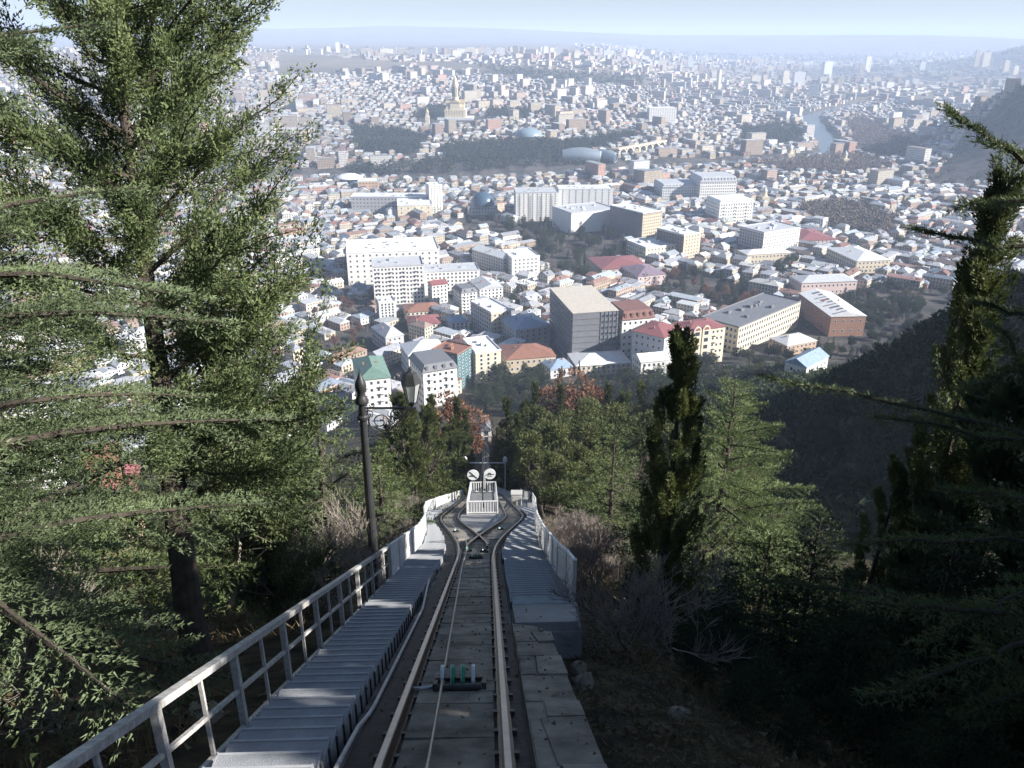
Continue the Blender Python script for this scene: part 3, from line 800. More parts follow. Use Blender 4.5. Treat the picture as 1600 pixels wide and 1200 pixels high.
# ---------------------------------------------------------------- landmarks
def gpt(px, py):
    p = G(px, py); return p
def cathedral():
    c = G(712, 186); k = (proj(*c)[2]) / F_PX          # metres per photo pixel there
    r = thing('cathedral', 'great golden stone cathedral with tall central drum on its terrace', 'cathedral', c)
    HERO_FOOT.append((c[0], c[1] - 5, 75)); c[2] += 7 * k
    st = mat('cathedral_stone', (.62, .53, .38), rough=.8, var=.12, scale=.2); gold = mat('cathedral_gold_roof', (.56, .46, .28), rough=.4, var=.15, scale=.3, metal=.4)
    m = MB(); m.box((0, 12, -2 - 6 * k), (56 * k, 60, 12 + 12 * k)); m.build('terrace', W_PALE, r)
    m = MB(); w = 30 * k
    m.box((0, 12, 4 + 6 * k), (w * 1.1, w, 12 * k)); m.box((0, 12, 4 + 11 * k), (w * .5, w * .95, 22 * k)); m.box((0, 12, 4 + 10.5 * k), (w * .96, w * .45, 21 * k))
    for sx in (-1, 1):
        for sy in (-1, 1):
            m.box((sx * w * .36, 12 + sy * w * .33, 4 + 8 * k), (w * .22, w * .22, 16 * k))
    for i in range(7): m.box(((i - 3) * w * .14, 12 - w * .5 - .3, 4 + 6 * k), (w * .05, .8, 10 * k))
    m.build('wall', st, r)
    m = MB()
    for (sx, sy) in ((w * .25, w * .5), ):
        for a in (0, 1):
            hw, hl = (sx * 1.04, sy * 1.0) if a == 0 else (sy * 1.0, sx * 1.0)
            z0 = 4 + (22 if a == 0 else 21) * k; rh = 5 * k
            V = np.array([(-hw, 12 - hl, z0), (hw, 12 - hl, z0), (hw, 12 + hl, z0), (-hw, 12 + hl, z0)] + ([(0, 12 - hl, z0 + rh), (0, 12 + hl, z0 + rh)] if a == 0 else [(-hw, 12, z0 + rh), (hw, 12, z0 + rh)]), float)
            if a == 0: m.add(V, np.array([[1, 2, 5, 4], [3, 0, 4, 5]])); m.add(V, np.array([[0, 1, 4], [2, 3, 5]]))
            else: m.add(V, np.array([[0, 1, 5, 4], [2, 3, 4, 5]])); m.add(V, np.array([[1, 2, 5], [3, 0, 4]]))
    m.build('roof', gold, r)
    m = MB(); R = 4.8 * k
    m.lathe([(R, 4 + 20 * k), (R, 4 + 46 * k), (R * 1.12, 4 + 46.5 * k)], (0, 12, 0), 16); m.build('drum', st, r)
    m = MB()
    for i in range(12):
        a = i / 12 * 6.283
        m.bar((R * 1.01 * math.cos(a), 12 + R * 1.01 * math.sin(a), 4 + 30 * k), (R * 1.01 * math.cos(a), 12 + R * 1.01 * math.sin(a), 4 + 44 * k), 1.2 * k, .4)
    tag(m.build('window', WIN, r), kind='stuff')
    m = MB(); m.lathe([(R * 1.16, 4 + 46 * k), (R * .95, 4 + 50 * k), (R * .45, 4 + 56 * k), (.2 * k, 4 + 61 * k)], (0, 12, 0), 16); m.box((0, 12, 4 + 63 * k), (.4 * k, .4 * k, 5 * k)); m.box((0, 12, 4 + 64 * k), (2 * k, .4 * k, .4 * k)); m.build('dome', gold, r)
    c2 = G(668, 194)
    r2 = thing('bell_tower', 'small pale bell tower left of the great golden cathedral', 'bell tower', c2)
    m = MB(); m.box((0, 0, 5 * k), (6 * k, 6 * k, 14 * k)); m.box((0, 0, 14 * k), (4 * k, 4 * k, 6 * k)); m.build('wall', W_CREAM, r2)
    m = MB(); m.lathe([(3.2 * k, 17 * k), (1.4 * k, 20 * k), (.1, 24 * k)], (0, 0, 0), 8); m.build('spire', gold, r2)
    HERO_FOOT.append((c2[0], c2[1], 12))
cathedral()
def concert_hall():
    steel = mat('steel_shell', (.36, .42, .46), rough=.3, var=.08, scale=.05, metal=.55, spec=.5)
    for i, (px, py, wpx, hpx, yaw, lab) in enumerate([(906, 252, 44, 24, .35, 'larger of two curved steel tube halls with a round glass mouth'), (944, 250, 30, 18, -.12, 'smaller of two curved steel tube halls with a round glass mouth')]):
        c = G(px, py); k = proj(*c)[2] / F_PX
        r = thing('tube_hall', lab, 'concert hall', c, yaw, 'twin steel tube halls by the river')
        HERO_FOOT.append((c[0], c[1], wpx * k * .7))
        L = wpx * k * 1.5
        m = MB(); t = np.linspace(0, 1, 12)
        P = np.stack([(t - .5) * L * .8, -t * L * .35 + 8, hpx * k * (.35 + .10 * np.sin(t * 3.1) - .08 * t)], -1)
        R = hpx * k * (.32 + .18 * np.sin(t * 2.4 + .3))
        m.tube(P, R, 20, cap=False); m.build('shell', steel, r, smooth_=True)
        m = MB(); e = P[-1]; d = P[-1] - P[-2]; d /= np.linalg.norm(d)
        m.tube([e - d * 2.5, e - d * 1.5], [R[-1] * .93] * 2, 20); m.build('glass_mouth', mat('mouth_glass', (.08, .12, .15), rough=.1, spec=.6), r)
        m = MB(); m.tube([e - d * 1.2, e + d * .6], [R[-1] * 1.03, R[-1] * 1.05], 20, cap=False); m.build('rim', R_WHITE, r)
concert_hall()
def mushroom_hall():
    c = G(546, 288); k = proj(*c)[2] / F_PX
    r = thing('canopy_hall', 'white mushroom shaped canopy roof on a glass hall beside the big tree', 'hall', c)
    HERO_FOOT.append((c[0], c[1], 22 * k))
    m = MB(); m.lathe([(13 * k, -3), (14 * k, 9 * k)], (0, 0, 0), 20); m.build('glass_wall', mat('hall_glass', (.06, .14, .18), rough=.12, spec=.6), r)
    m = MB(); m.lathe([(.1, 17 * k), (12 * k, 15.5 * k), (20 * k, 12 * k), (22 * k, 10 * k), (13 * k, 9.2 * k)], (0, 0, 0), 28); m.build('canopy', R_WHITE, r, smooth_=True)
mushroom_hall()
def dome_hall(px, py, wpx, hpx, lab, cat, wall, dome, ytilt=1.0):
    c = G(px, py); k = proj(*c)[2] / F_PX
    r = thing('domed_building', lab, cat, c)
    HERO_FOOT.append((c[0], c[1], wpx * k * .6))
    m = MB(); m.box((0, wpx * k * .3, hpx * k * .2 - 2), (wpx * k, wpx * k * .6, hpx * k * .4 + 4)); m.build('wall', wall, r)
    m = MB(); R = wpx * k * .42
    m.lathe([(R, hpx * k * .4), (R * .96, hpx * k * .6), (R * .75, hpx * k * .8), (R * .4, hpx * k * .95), (.1, hpx * k)], (0, wpx * k * .3, 0), 20); m.build('dome', dome, r, smooth_=True)
    mw = MB(); windows_on(mw, np.array([-wpx * k / 2, 0, 0.]), np.array([1., 0, 0]), np.array([0, -1., 0]), wpx * k, 0.5, hpx * k * .38, 2, 4.2)
    tag(mw.build('window', WIN, r), kind='stuff')
dome_hall(754, 336, 46, 34, 'building under a dark blue glass dome in the middle of the old town', 'domed hall', W_GREY, mat('dome_glass', (.05, .09, .14), rough=.3, spec=.5))
dome_hall(826, 222, 52, 20, 'cream palace with small glass dome on the cliff above the river', 'palace', W_CREAM, mat('palace_dome', (.20, .27, .31), rough=.35, spec=.4))
def bridge():
    c0, c1 = G(965, 246), G(1036, 232)
    d = c1 - c0; L = np.linalg.norm(d[:2]); yaw = math.atan2(d[1], d[0])
    r = thing('arched_bridge', 'pale stone viaduct with a row of arches above the river bank', 'bridge', c0, yaw)
    m = MB(); hgt = 14
    for i in range(8):
        x = L * i / 7; m.box((x, 0, hgt / 2 - 4), (4, 9, hgt + 4))
    m.build('pier', W_STONE, r)
    m = MB(); m.box((L / 2, 0, hgt + 2.2), (L + 10, 11, 2.4)); m.build('deck', W_STONE, r)
    m = MB()
    for i in range(7):
        x0 = L * i / 7 + 2.3; w = L / 7 - 4.6
        for q in range(6):
            a0 = math.pi * q / 6; a1 = math.pi * (q + 1) / 6
            x_a, x_b = x0 + w / 2 * (1 - math.cos(a0)), x0 + w / 2 * (1 - math.cos(a1))
            za, zb = hgt - 5 + 5.5 * math.sin(a0), hgt - 5 + 5.5 * math.sin(a1)
            V = []
            for y in (-4.4, 4.4): V += [(x_a, y, za), (x_b, y, zb), (x_b, y, hgt + 1.0), (x_a, y, hgt + 1.0)]
            m.add(np.array(V), BOXF)
    tag(m.build('arch', W_STONE, r), kind='stuff')
bridge()
def church(px, py, hpx, lab):
    c = G(px, py); k = proj(*c)[2] / F_PX; h = hpx * k
    r = thing('church', lab, 'church', c, .1)
    HERO_FOOT.append((c[0], c[1], h * .5))
    m = MB(); m.box((0, h * .3, h * .2), (h * .42, h * .6, h * .44)); m.build('wall', W_STONE, r)
    m = MB(); m.lathe([(h * .13, h * .35), (h * .13, h * .72)], (0, h * .3, 0), 10); m.build('drum', W_STONE, r)
    m = MB(); m.lathe([(h * .16, h * .72), (.05, h)], (0, h * .3, 0), 10); m.build('spire', R_GREY, r)
church(1236, 252, 26, 'small stone church with pointed drum near the river bend')
church(1196, 320, 28, 'slim pale bell towered church right of the grand pale building')
church(1322, 258, 22, 'little stone church among bare trees by the river')
# slabs on the plateau and towers in the haze
TOW = [(528, 84, 6, 16), (536, 84, 5, 14), (543, 84, 5, 12), (470, 85, 22, 7), (497, 85, 14, 8), (575, 85, 16, 8), (604, 84, 20, 7), (650, 86, 18, 8), (676, 86, 14, 10), (704, 86, 12, 9), (735, 86, 16, 10), (762, 87, 10, 12),
       (782, 86, 14, 11), (806, 87, 9, 14), (830, 87, 18, 9), (852, 86, 8, 12), (872, 86, 12, 15), (900, 87, 14, 9), (925, 88, 6, 14), (950, 88, 16, 9), (985, 88, 14, 10), (1012, 90, 10, 12), (1122, 140, 5, 28), (1290, 122, 16, 24), (1354, 112, 9, 22),
       (1345, 116, 7, 16), (1226, 130, 10, 18), (1246, 134, 18, 20), (1270, 150, 14, 16), (1524, 104, 7, 24), (1538, 104, 12, 20), (1556, 106, 10, 18), (1420, 132, 8, 14), (1180, 100, 16, 10), (1202, 116, 9, 12), (1078, 104, 9, 12), (1096, 98, 12, 9),
       (1570, 112, 9, 16), (1585, 116, 8, 12), (1400, 118, 9, 14), (1440, 110, 8, 12), (1310, 140, 8, 18), (1180, 128, 14, 9), (1145, 108, 8, 11)]
ORD = ['', 'second ', 'third ']
trec = []
for i, (px, py, w, h) in enumerate(TOW):
    c = G(px, py); k = proj(*c)[2] / F_PX
    tint = [W_WHITE, W_PALE, W_CREAM, W_TAN][(i * 7) % 4]
    near = min(((abs(px - q[0]), n) for q, n in [((712,), 'cathedral'), ((1035,), 'lone white slab'), ((536,), 'trio of plateau towers'), ((880,), 'middle of the plateau row'), ((1290,), 'river bend'), ((1530,), 'dark fortress hill')]))[1]
    r = thing('tower_block', f"{'tall slim' if h > 1.6*w else 'broad' if w > 1.4*h else 'squat'} {['white','pale grey','cream','tan'][(i*7)%4]} block in the haze above the {near}", 'tower block', c, random.Random(i).uniform(-.3, .5), 'tower blocks on the hazy skyline')
    m = MB(); m.box((0, 0, h * k / 2 - 3), (w * k, max(14, w * k * .4), h * k + 6)); m.build('wall', tint, r)
    m = MB(); m.box((0, 0, h * k + 1), (w * k * .3 + 2, 8, 4)); m.box((0, 0, h * k + .2), (w * k + 1, max(14, w * k * .4) + 1, .5)); m.build('roof', R_GREY, r)
    mw = MB(); d = max(14, w * k * .4)
    windows_on(mw, np.array([-w * k / 2, -d / 2, 0.]), np.array([1., 0, 0]), np.array([0, -1., 0]), w * k, 1, h * k - 1, max(2, int(h * k / 3.4)), 5.5, 2.2, 1.6, .3)
    tag(mw.build('window', WIN, r), kind='stuff')
    HERO_FOOT.append((c[0], c[1], w * k * .6)); trec.append((r['label'], px, py, r))
settle_labels(trec)
# ---------------------------------------------------------------- ordinary houses
def scatter_houses():
    rs = np.random.RandomState(11)
    def grid(y0, y1, step, jit, fill):
        xs = np.arange(-0.78 * y1, 0.80 * y1, step); ys = np.arange(y0, y1, step)
        X, Y = np.meshgrid(xs, ys); X, Y = X.ravel(), Y.ravel()
        # gently bent street grid
        ang = 0.35 + 0.5 * np.sin(X / 700 + 1) + .4 * np.cos(Y / 520)
        X = X + rs.uniform(-jit, jit, len(X)); Y = Y + rs.uniform(-jit, jit, len(Y))
        k = (rs.rand(len(X)) < fill) & (np.abs(X) < 0.74 * Y + 30) & (np.hypot(X, Y) > y0)
        return X[k], Y[k], ang[k]
    near, mid, far = [], [], []
    X, Y, A = grid(360, 1350, 17.5, 3.5, .88)
    Z = H(X, Y); ok, px, py, Zc = town_ok(X, Y, Z)
    ok &= clear_of_heroes(X, Y, 6)
    X, Y, Z, A, Zc, px = [k[ok] for k in (X, Y, Z, A, Zc, px)]
    n = len(X)
    rot = np.where(rs.rand(n) < .5, 0, math.pi / 2)
    W = np.where(rs.rand(n) < .3, rs.uniform(20, 34, n), rs.uniform(9, 19, n)); D = rs.uniform(8, 13.5, n)
    HH = rs.choice([4, 5.5, 6.5, 8.5, 10.5, 13], n, p=[.14, .3, .27, .17, .09, .03]); RH = np.where(rs.rand(n) < .12, .25, rs.uniform(1.6, 3.4, n))
    hip = rs.choice([1, 2], n, p=[.45, .55]); wi = rs.choice(10, n, p=WP / WP.sum()); ri = rs.choice(10, n, p=RP / RP.sum())
    order = np.argsort(Zc)
    vis = [i for i in order if -10 < px[i] < 1610 and not (px[i] < 470 and rs.rand() < .75)]
    first = np.zeros(n, bool); first[vis[:300]] = True
    a = lambda m: (X[m], Y[m], Z[m], W[m], D[m], HH[m], RH[m], (A + rot)[m], hip[m], wi[m], ri[m])
    NEAR = list(zip(*a(first)))
    tag(houses_mesh('old_town_houses', *a(~first), seed=3).build('old_town', [far_wall, far_roof], col=True), kind='stuff')
    # middle town
    X, Y, A = grid(1350, 3100, 20, 6, .82)
    Z = H(X, Y); ok, px, py, Zc = town_ok(X, Y, Z); ok &= clear_of_heroes(X, Y, 8)
    X, Y, Z, A = [k[ok] for k in (X, Y, Z, A)]; n = len(X)
    big = rs.rand(n) < .045
    W = np.where(big, rs.uniform(22, 46, n), rs.uniform(9, 18, n)); D = np.where(big, rs.uniform(12, 18, n), rs.uniform(8, 13, n))
    HH = np.where(big, rs.uniform(12, 30, n), rs.choice([3.3, 4.5, 6, 7.5], n)); RH = np.where(big | (rs.rand(n) < .15), .25, rs.uniform(1.4, 3, n))
    wi = rs.choice(10, n, p=WP / WP.sum()); ri = rs.choice(10, n, p=RP / RP.sum())
    tag(houses_mesh('town', X, Y, Z, W, D, HH, RH, A + rs.choice([0, 1.57], n), rs.choice([1, 2], n), wi, ri, 4).build('hillside_town', [far_wall, far_roof], col=True), kind='stuff')
    # far city
    X, Y, A = grid(3100, 9000, 50, 22, .76)
    Z = H(X, Y); ok, px, py, Zc = town_ok(X, Y, Z)
    ok &= ~((px < 900) & (Y > 5200)); ok &= clear_of_heroes(X, Y, 20)
    X, Y, Z, A = [k[ok] for k in (X, Y, Z, A)]; n = len(X)
    W = rs.uniform(14, 50, n); D = rs.uniform(10, 18, n); HH = np.where(rs.rand(n) < .15, rs.uniform(14, 30, n), rs.uniform(4, 9, n))
    wi = rs.choice(10, n, p=WP / WP.sum()); ri = rs.choice(10, n, p=RP / RP.sum())
    tag(houses_mesh('far', X, Y, Z, W, D, HH, np.full(n, .25), A + rs.choice([0, 1.57], n), np.ones(n, int), wi, ri, 5).build('far_city', [far_wall, far_roof], col=True), kind='stuff')
    return NEAR
NEAR_HOUSES = scatter_houses()

def near_house_materials():
    w = [mat('house_wall_%d' % i, tuple(c), rough=.85, var=.18, scale=.4, orand=.12) for i, c in enumerate(WALLS)]
    r = []
    for i, c in enumerate(ROOFS):
        r.append(mat('house_roof_%d' % i, tuple(c), rough=.45, var=.28, scale=.35, orand=.14, spec=.4))
    return w, r
HW_, HR_ = near_house_materials()
def relation(x, y, z):
    """which named building an ordinary house stands beside, as the photo shows it"""
    px, py, Zc = [float(k) for k in proj(x, y, z)]
    best = None
    for lab, short, hx, hy, hZ in LANDM:
        d = math.hypot((px - hx), (py - hy) * 2.2)
        if best is None or d < best[0]: best = (d, short, hx, hy)
    _, short, hx, hy = best
    if abs(px - hx) > 1.6 * abs(py - hy): w = 'left of' if px < hx else 'right of'
    else: w = 'behind' if py < hy else 'before'
    return w + ' the ' + short, px
SHORT = {'white apartment block with green roof just behind the lamp post': 'green roofed block', 'white apartment block with grey mansard roof right of the lantern': 'grey mansard block', 'narrow cream slab block with flat white roof at the foot of the hill': 'narrow cream slab',
 'dark unfinished concrete block with empty balconies and pale flat roof': 'unfinished concrete block', 'white block with brown mansard roof beside the unfinished concrete block': 'brown mansard block', 'cream apartment block with round arched red topped bays': 'arched cream block',
 'long cream building with flat grey roof and rows of tall windows at the park edge': 'long cream school', 'big white office building with flat roof and small square windows': 'big white office', 'tall white apartment cluster with dark vertical bays': 'tall white cluster',
 'long grey sided building with pale roof receding behind the white blocks': 'long grey sided building', 'flat roofed grey slab block with tan end wall': 'tan ended slab', 'broad building with blue tin roof left of the unfinished block': 'blue tin roof', 'house with dark red tin roof below the slim white block': 'dark red tin roof',
 'huge white hotel slab with dark rows of balconies': 'huge hotel slab', 'long low gallery with white blank front and flat roof': 'white gallery', 'shade-toned brown slab office with lit tan right end': 'dark slab office', 'tan slab office with long side toned as shade and square windows': 'tan slab office',
 'broad hall with crimson tin roof below the dark park': 'crimson roofed hall', 'grand pale grey building with long rows of windows': 'grand pale ministry', 'white corner building with balconies right of the grand pale building': 'white corner building',
 'white block with grey left side and regular windows in the centre right': 'grey sided white block', 'long building with red tin roof right of the grey sided white block': 'long red roofed hall', 'cream villa with pale hipped roof and rows of windows on the right': 'cream villa',
 'long pink medium building with grey roof above the park': 'long pink building', 'dark brick hall with rust streaked pale roof among the park trees': 'ruined brick hall', 'house with pale blue tin roof and tan wall at the park edge': 'pale blue park house', 'cream theatre with blank front and flat roof': 'blank cream theatre',
 'slim pale tower block next to the cream theatre': 'slim pale tower', 'cream house seen through the big tree at the left edge': 'cream house at the left edge', 'white house with red roof low on the slope behind the cedar branches': 'red roofed white slope house', 'house with rust red tiled roof behind the dark red tin roof': 'rust red tiled house',
 'white mansard block with balconies left of the flat grey slab block': 'white mansard block'}
LANDM = []
for lab, c, a, b_, h, root in HEROES:
    if lab in SHORT:
        hx, hy, hZ = proj(c[0], c[1], c[2] + h / 2)
        LANDM.append((lab, SHORT[lab], float(hx), float(hy), float(hZ)))
recs = []
for i, (x, y, z, W, D, HH, RH, A, hip, wi, ri) in enumerate(NEAR_HOUSES):
    rs = random.Random(i)
    r = thing('house', None, 'house', (x, y, z), A, 'ordinary houses of the old town')
    m = MB(); m.box((0, 0, HH / 2 - 2), (W, D, HH + 4))
    ell = rs.random() < .35
    if ell: m.box((W * .3, D * .5 + 2.5, HH * .4 - 2), (W * .38, 5.2, HH * .8 + 4))
    m.build('wall', HW_[wi], r)
    m = MB(); ov = .55; hw, hd = W / 2 + ov, D / 2 + ov
    ins = min(hw * .5, hd) if (hip == 2 and RH > .5) else 0
    V = np.array([(-hw, -hd, HH), (hw, -hd, HH), (hw, hd, HH), (-hw, hd, HH), (-hw + ins, 0, HH + RH), (hw - ins, 0, HH + RH)])
    m.add(V, np.array([[0, 1, 5, 4], [2, 3, 4, 5], [3, 2, 1, 0]])); m.add(V, np.array([[1, 2, 5], [3, 0, 4]]))
    m.box((0, 0, HH - .12), (W + .8, D + .8, .2))
    if RH > .5:                                                     # standing seams
        for q in range(int(W / 1.4)):
            xx = -hw + (q + .7) * 1.4
            if abs(xx) < hw - ins - .3:
                for s_ in (-1, 1): m.bar((xx, s_ * (hd - .05), HH + .06), (xx, 0, HH + RH + .05), .10, .10)
    if ell: m.box((W * .3, D * .5 + 2.5, HH * .8 + .2), (W * .38 + .7, 5.8, .25))
    if RH > .5 and rs.random() < .3: m.box((rs.uniform(-.3, .3) * W, -hd * .5, HH + RH * .55), (1.8, 1.8, RH * .7))
    m.build('roof', HR_[ri], r)
    if rs.random() < .7 and RH > .5:
        m = MB(); cx_ = rs.uniform(-.3, .3) * W
        m.box((cx_, D * .18, HH + RH * .6 + .5), (.8, .7, RH + 1.6)); m.box((cx_, D * .18, HH + RH + 1.36), (1.0, .9, .16)); m.build('chimney', W_BRICK, r)
    m = MB(); X_, Y_ = np.array([1., 0, 0]), np.array([0, 1., 0]); fl = max(1, int(HH / 3.1))
    for o_, e_, n_, L_ in (((-W / 2, -D / 2, 0), X_, -Y_, W), ((-W / 2, -D / 2, 0), Y_, -X_, D), ((W / 2, -D / 2, 0), Y_, X_, D), ((-W / 2, D / 2, 0), X_, Y_, W)):
        windows_on(m, np.array(o_, float), e_, n_, L_, .3, HH - .3, fl, 3.0, 1.1, 1.6, .12)
    tag(m.build('window', WIN, r), kind='stuff')
    rel, px = relation(x, y, z + HH / 2)
    size = 'low' if HH < 5 else 'tall' if HH > 10.5 else 'long' if W > 20 else 'small' if W < 13 else 'medium' if HH < 8 else 'midsize'
    rt = 'flat' if RH < .5 else 'hipped' if hip == 2 else 'gabled'
    recs.append((f"{size} {WALLN[wi]} house with {ROOFN[ri]} {rt} roof {rel}", px, float(proj(x, y, z)[1]), r))
settle_labels(recs)
# ================================================================== TREES
BARK = mat('bark', (.070, .056, .045), rough=.95, var=.5, scale=6, bump=.8, bscale=14)
BARK_PALE = mat('bark_pale', (.30, .26, .21), rough=.9, var=.35, scale=5, bump=.5, bscale=16)
TWIG = mat('twig', (.15, .12, .10), rough=.9, var=.4, scale=2, orand=.25)
TWIG_GREY = mat('twig_grey', (.23, .195, .17), rough=.9, var=.35, scale=2, orand=.2)
L_OLIVE = leaf_mat('leaf_olive', (.058, .082, .032), (.165, .200, .086), 1.1)
L_CEDAR = leaf_mat('leaf_cedar', (.066, .094, .036), (.175, .215, .090), .9)
L_BLUE = leaf_mat('leaf_blue_cedar', (.080, .108, .054), (.180, .225, .115), .8)
L_CYP = leaf_mat('leaf_cypress', (.058, .076, .026), (.135, .155, .055), .7)
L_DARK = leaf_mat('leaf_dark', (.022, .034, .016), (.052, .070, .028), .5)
L_PINE = leaf_mat('leaf_pine', (.050, .064, .022), (.130, .142, .052), .35)
L_RUST = leaf_mat('leaf_rust', (.13, .065, .042), (.23, .120, .070), .5)
L_DRY = leaf_mat('leaf_dry', (.10, .075, .04), (.22, .165, .09), .8)

def blades(rs, P, Dr, ln, wd, jit=.5):
    """pointed leaves: one triangle each"""
    n = len(P)
    d = nrm(Dr + rs.normal(0, jit, (n, 3)))
    s = nrm(np.cross(d, rs.normal(0, 1, (n, 3))))
    l = (ln * rs.uniform(.65, 1.3, n))[:, None]; w = (wd * rs.uniform(.7, 1.3, n))[:, None]
    V = np.stack([P - s * w * .55, P + s * w * .55, P + d * l], 1).reshape(-1, 3)
    return V, np.arange(3 * n).reshape(-1, 3)
def rep(A, k): return np.repeat(A, k, axis=0)

def limb(p0, d0, L, k=7, droop=0.0, wob=.06, rs=None):
    t = np.linspace(0, 1, k)[:, None]
    P = p0 + d0 * L * t
    P[:, 2:3] += droop * L * t ** 2
    if rs is not None: P[1:] += rs.normal(0, wob * L / k, (k - 1, 3)).cumsum(0) * .6
    return P
def along(P, t):
    k = len(P) - 1; f = np.clip(t * k, 0, k - 1e-6); i = f.astype(int)
    q = (f - i)[:, None]
    return P[i] * (1 - q) + P[i + 1] * q, nrm(P[i + 1] - P[i])

def cedar(seed, Ht, R, t0=.12, nb=60, sub=.30, tuft=.12, nl=5, ln=.16, wd=.035, up=.10, droop=-.16, lean=(0, 0), tr=.22, keep=None, prof_=None):
    """layered conifer: level branches carrying flat sprays of needle tufts"""
    rs = np.random.RandomState(seed); T_, C_ = MB(), MB()
    k = 10; z = np.linspace(0, Ht, k); tp = np.column_stack([lean[0] * z / Ht + rs.normal(0, .02, k) * Ht * .1, lean[1] * z / Ht + rs.normal(0, .02, k) * Ht * .1, z])
    tp[0, :2] = 0
    T_.tube(tp, np.linspace(tr, tr * .12, k), 9)
    PP, DD = [], []
    for i in range(nb):
        t = t0 + (1 - t0) * (i + rs.uniform(0, .8)) / nb
        az = i * 2.399 + rs.uniform(-.4, .4)
        if keep and not keep(az % 6.283, t): continue
        L = (prof_(t) if prof_ else (1 - t) ** .75) * R * rs.uniform(.7, 1.15) + .25
        p0, _ = along(tp, np.array([t])); d = np.array([math.cos(az), math.sin(az), up + .35 * t])
        P = limb(p0[0], nrm(d), L, 7, droop * rs.uniform(.5, 1.4), .05, rs)
        T_.tube(P, np.linspace(max(.012, .018 * L), .006, 7), 5, cap=False)
        ns = max(3, int(L / sub)); ts = np.linspace(.16, 1, ns) + rs.uniform(-.02, .02, ns)
        q, dv = along(P, np.clip(ts, 0, 1))
        for sgn in (-1, 1):
            side = nrm(np.cross(dv, [0, 0, 1.0])) * sgn
            dd = nrm(side * rs.uniform(.6, 1.1, (ns, 1)) + dv * .75 + np.array([0, 0, -.10]))
            sl = (L * .42 * (1.05 - ts) + .16) * rs.uniform(.6, 1.2, ns)
            kt = np.maximum(2, (sl / tuft).astype(int))
            idx = np.repeat(np.arange(ns), kt)
            fr = np.concatenate([np.linspace(.1, 1, c) for c in kt])
            pp = q[idx] + dd[idx] * (sl[idx] * fr)[:, None]; pp[:, 2] += -.10 * sl[idx] * fr ** 2
            PP.append(pp); DD.append(dd[idx] + np.array([0, 0, .35]))
        nm = max(3, int(L / tuft)); q2, d2 = along(P, np.linspace(.2, 1, nm)); PP.append(q2); DD.append(d2 + np.array([0, 0, .3]))
    P = np.vstack(PP); D = np.vstack(DD)
    C_.add(*blades(rs, rep(P, nl) + rs.normal(0, tuft * .25, (len(P) * nl, 3)), rep(D, nl), ln, wd, .55))
    return T_, C_
def bushy(seed, Ht, R, t0, nb, spec_=None, sub=.33, tuft=.13, nl=6, ln=.17, wd=.055, tr=.24, path=None, keep=None, forks=3):
    """tall open cypress: rising limbs with clumped scaly sprays"""
    rs = np.random.RandomState(seed); T_, C_ = MB(), MB()
    tp = np.asarray(path, float); k = len(tp)
    T_.tube(tp, np.linspace(tr, tr * .16, k), 12)
    PP, DD = [], []
    for i in range(nb):
        t = t0 + (1 - t0) * (i + rs.uniform(0, .9)) / nb
        az = i * 2.399 + rs.uniform(-.5, .5)
        if keep and not keep(az % 6.283, t): continue
        L = R * rs.uniform(.6, 1.1) * (1.0 if t < .7 else 1.0 - (t - .7) * 1.2)
        if t < .48: L *= .82
        el = -.05 + .85 * t + rs.uniform(-.15, .25)
        p0, _ = along(tp, np.array([t])); d = nrm(np.array([math.cos(az), math.sin(az), el]))
        P = limb(p0[0], d, L, 8, .10, .26, rs)
        T_.tube(P, np.linspace(.014 + .009 * L, .006, 8), 5, cap=False)
        arms = [(P, L, 1.0)]
        for f in range(forks):
            q, dv = along(P, np.array([rs.uniform(.25, .85)]))
            sd = nrm(np.cross(dv[0], rs.normal(0, 1, 3)))
            l2 = L * rs.uniform(.22, .5)
            P2 = limb(q[0], nrm(dv[0] * .75 + sd * rs.uniform(.5, .9) + np.array([0, 0, .22])), l2, 6, .12, .2, rs)
            T_.tube(P2, np.linspace(.012, .005, 6), 4, cap=False)
            arms.append((P2, l2, .85))
        for PA, LA, th in arms:
            ns = max(3, int(LA / sub)); ts = np.clip(np.linspace(.14 if th == 1.0 else .05, 1, ns) + rs.uniform(-.03, .03, ns), 0, 1)
            q, dv = along(PA, ts)
            cen = q + rs.normal(0, .07, (ns, 3)) * th + np.array([0, 0, .03])
            cr = rs.uniform(.12, .24, ns) * th * (1.12 - .45 * ts)
            kt = (nl * (cr / .2) ** 2).astype(int) + 5
            idx = np.repeat(np.arange(ns), kt); n = len(idx)
            v = nrm(rs.normal(0, 1, (n, 3))); rr_ = rs.uniform(.2, 1, n) ** .5
            ax = nrm(dv + np.array([0, 0, .25]) + rs.normal(0, .25, (ns, 3)))[idx]
            st = (v * ax).sum(1, keepdims=True)
            PP.append(cen[idx] + (v + ax * st * .9) * (cr[idx] * rr_)[:, None]); DD.append(nrm(v * .7 + ax * 1.1))
    P = np.vstack(PP); D = np.vstack(DD)
    C_.add(*blades(rs, P, D, ln, wd, .42))
    return T_, C_
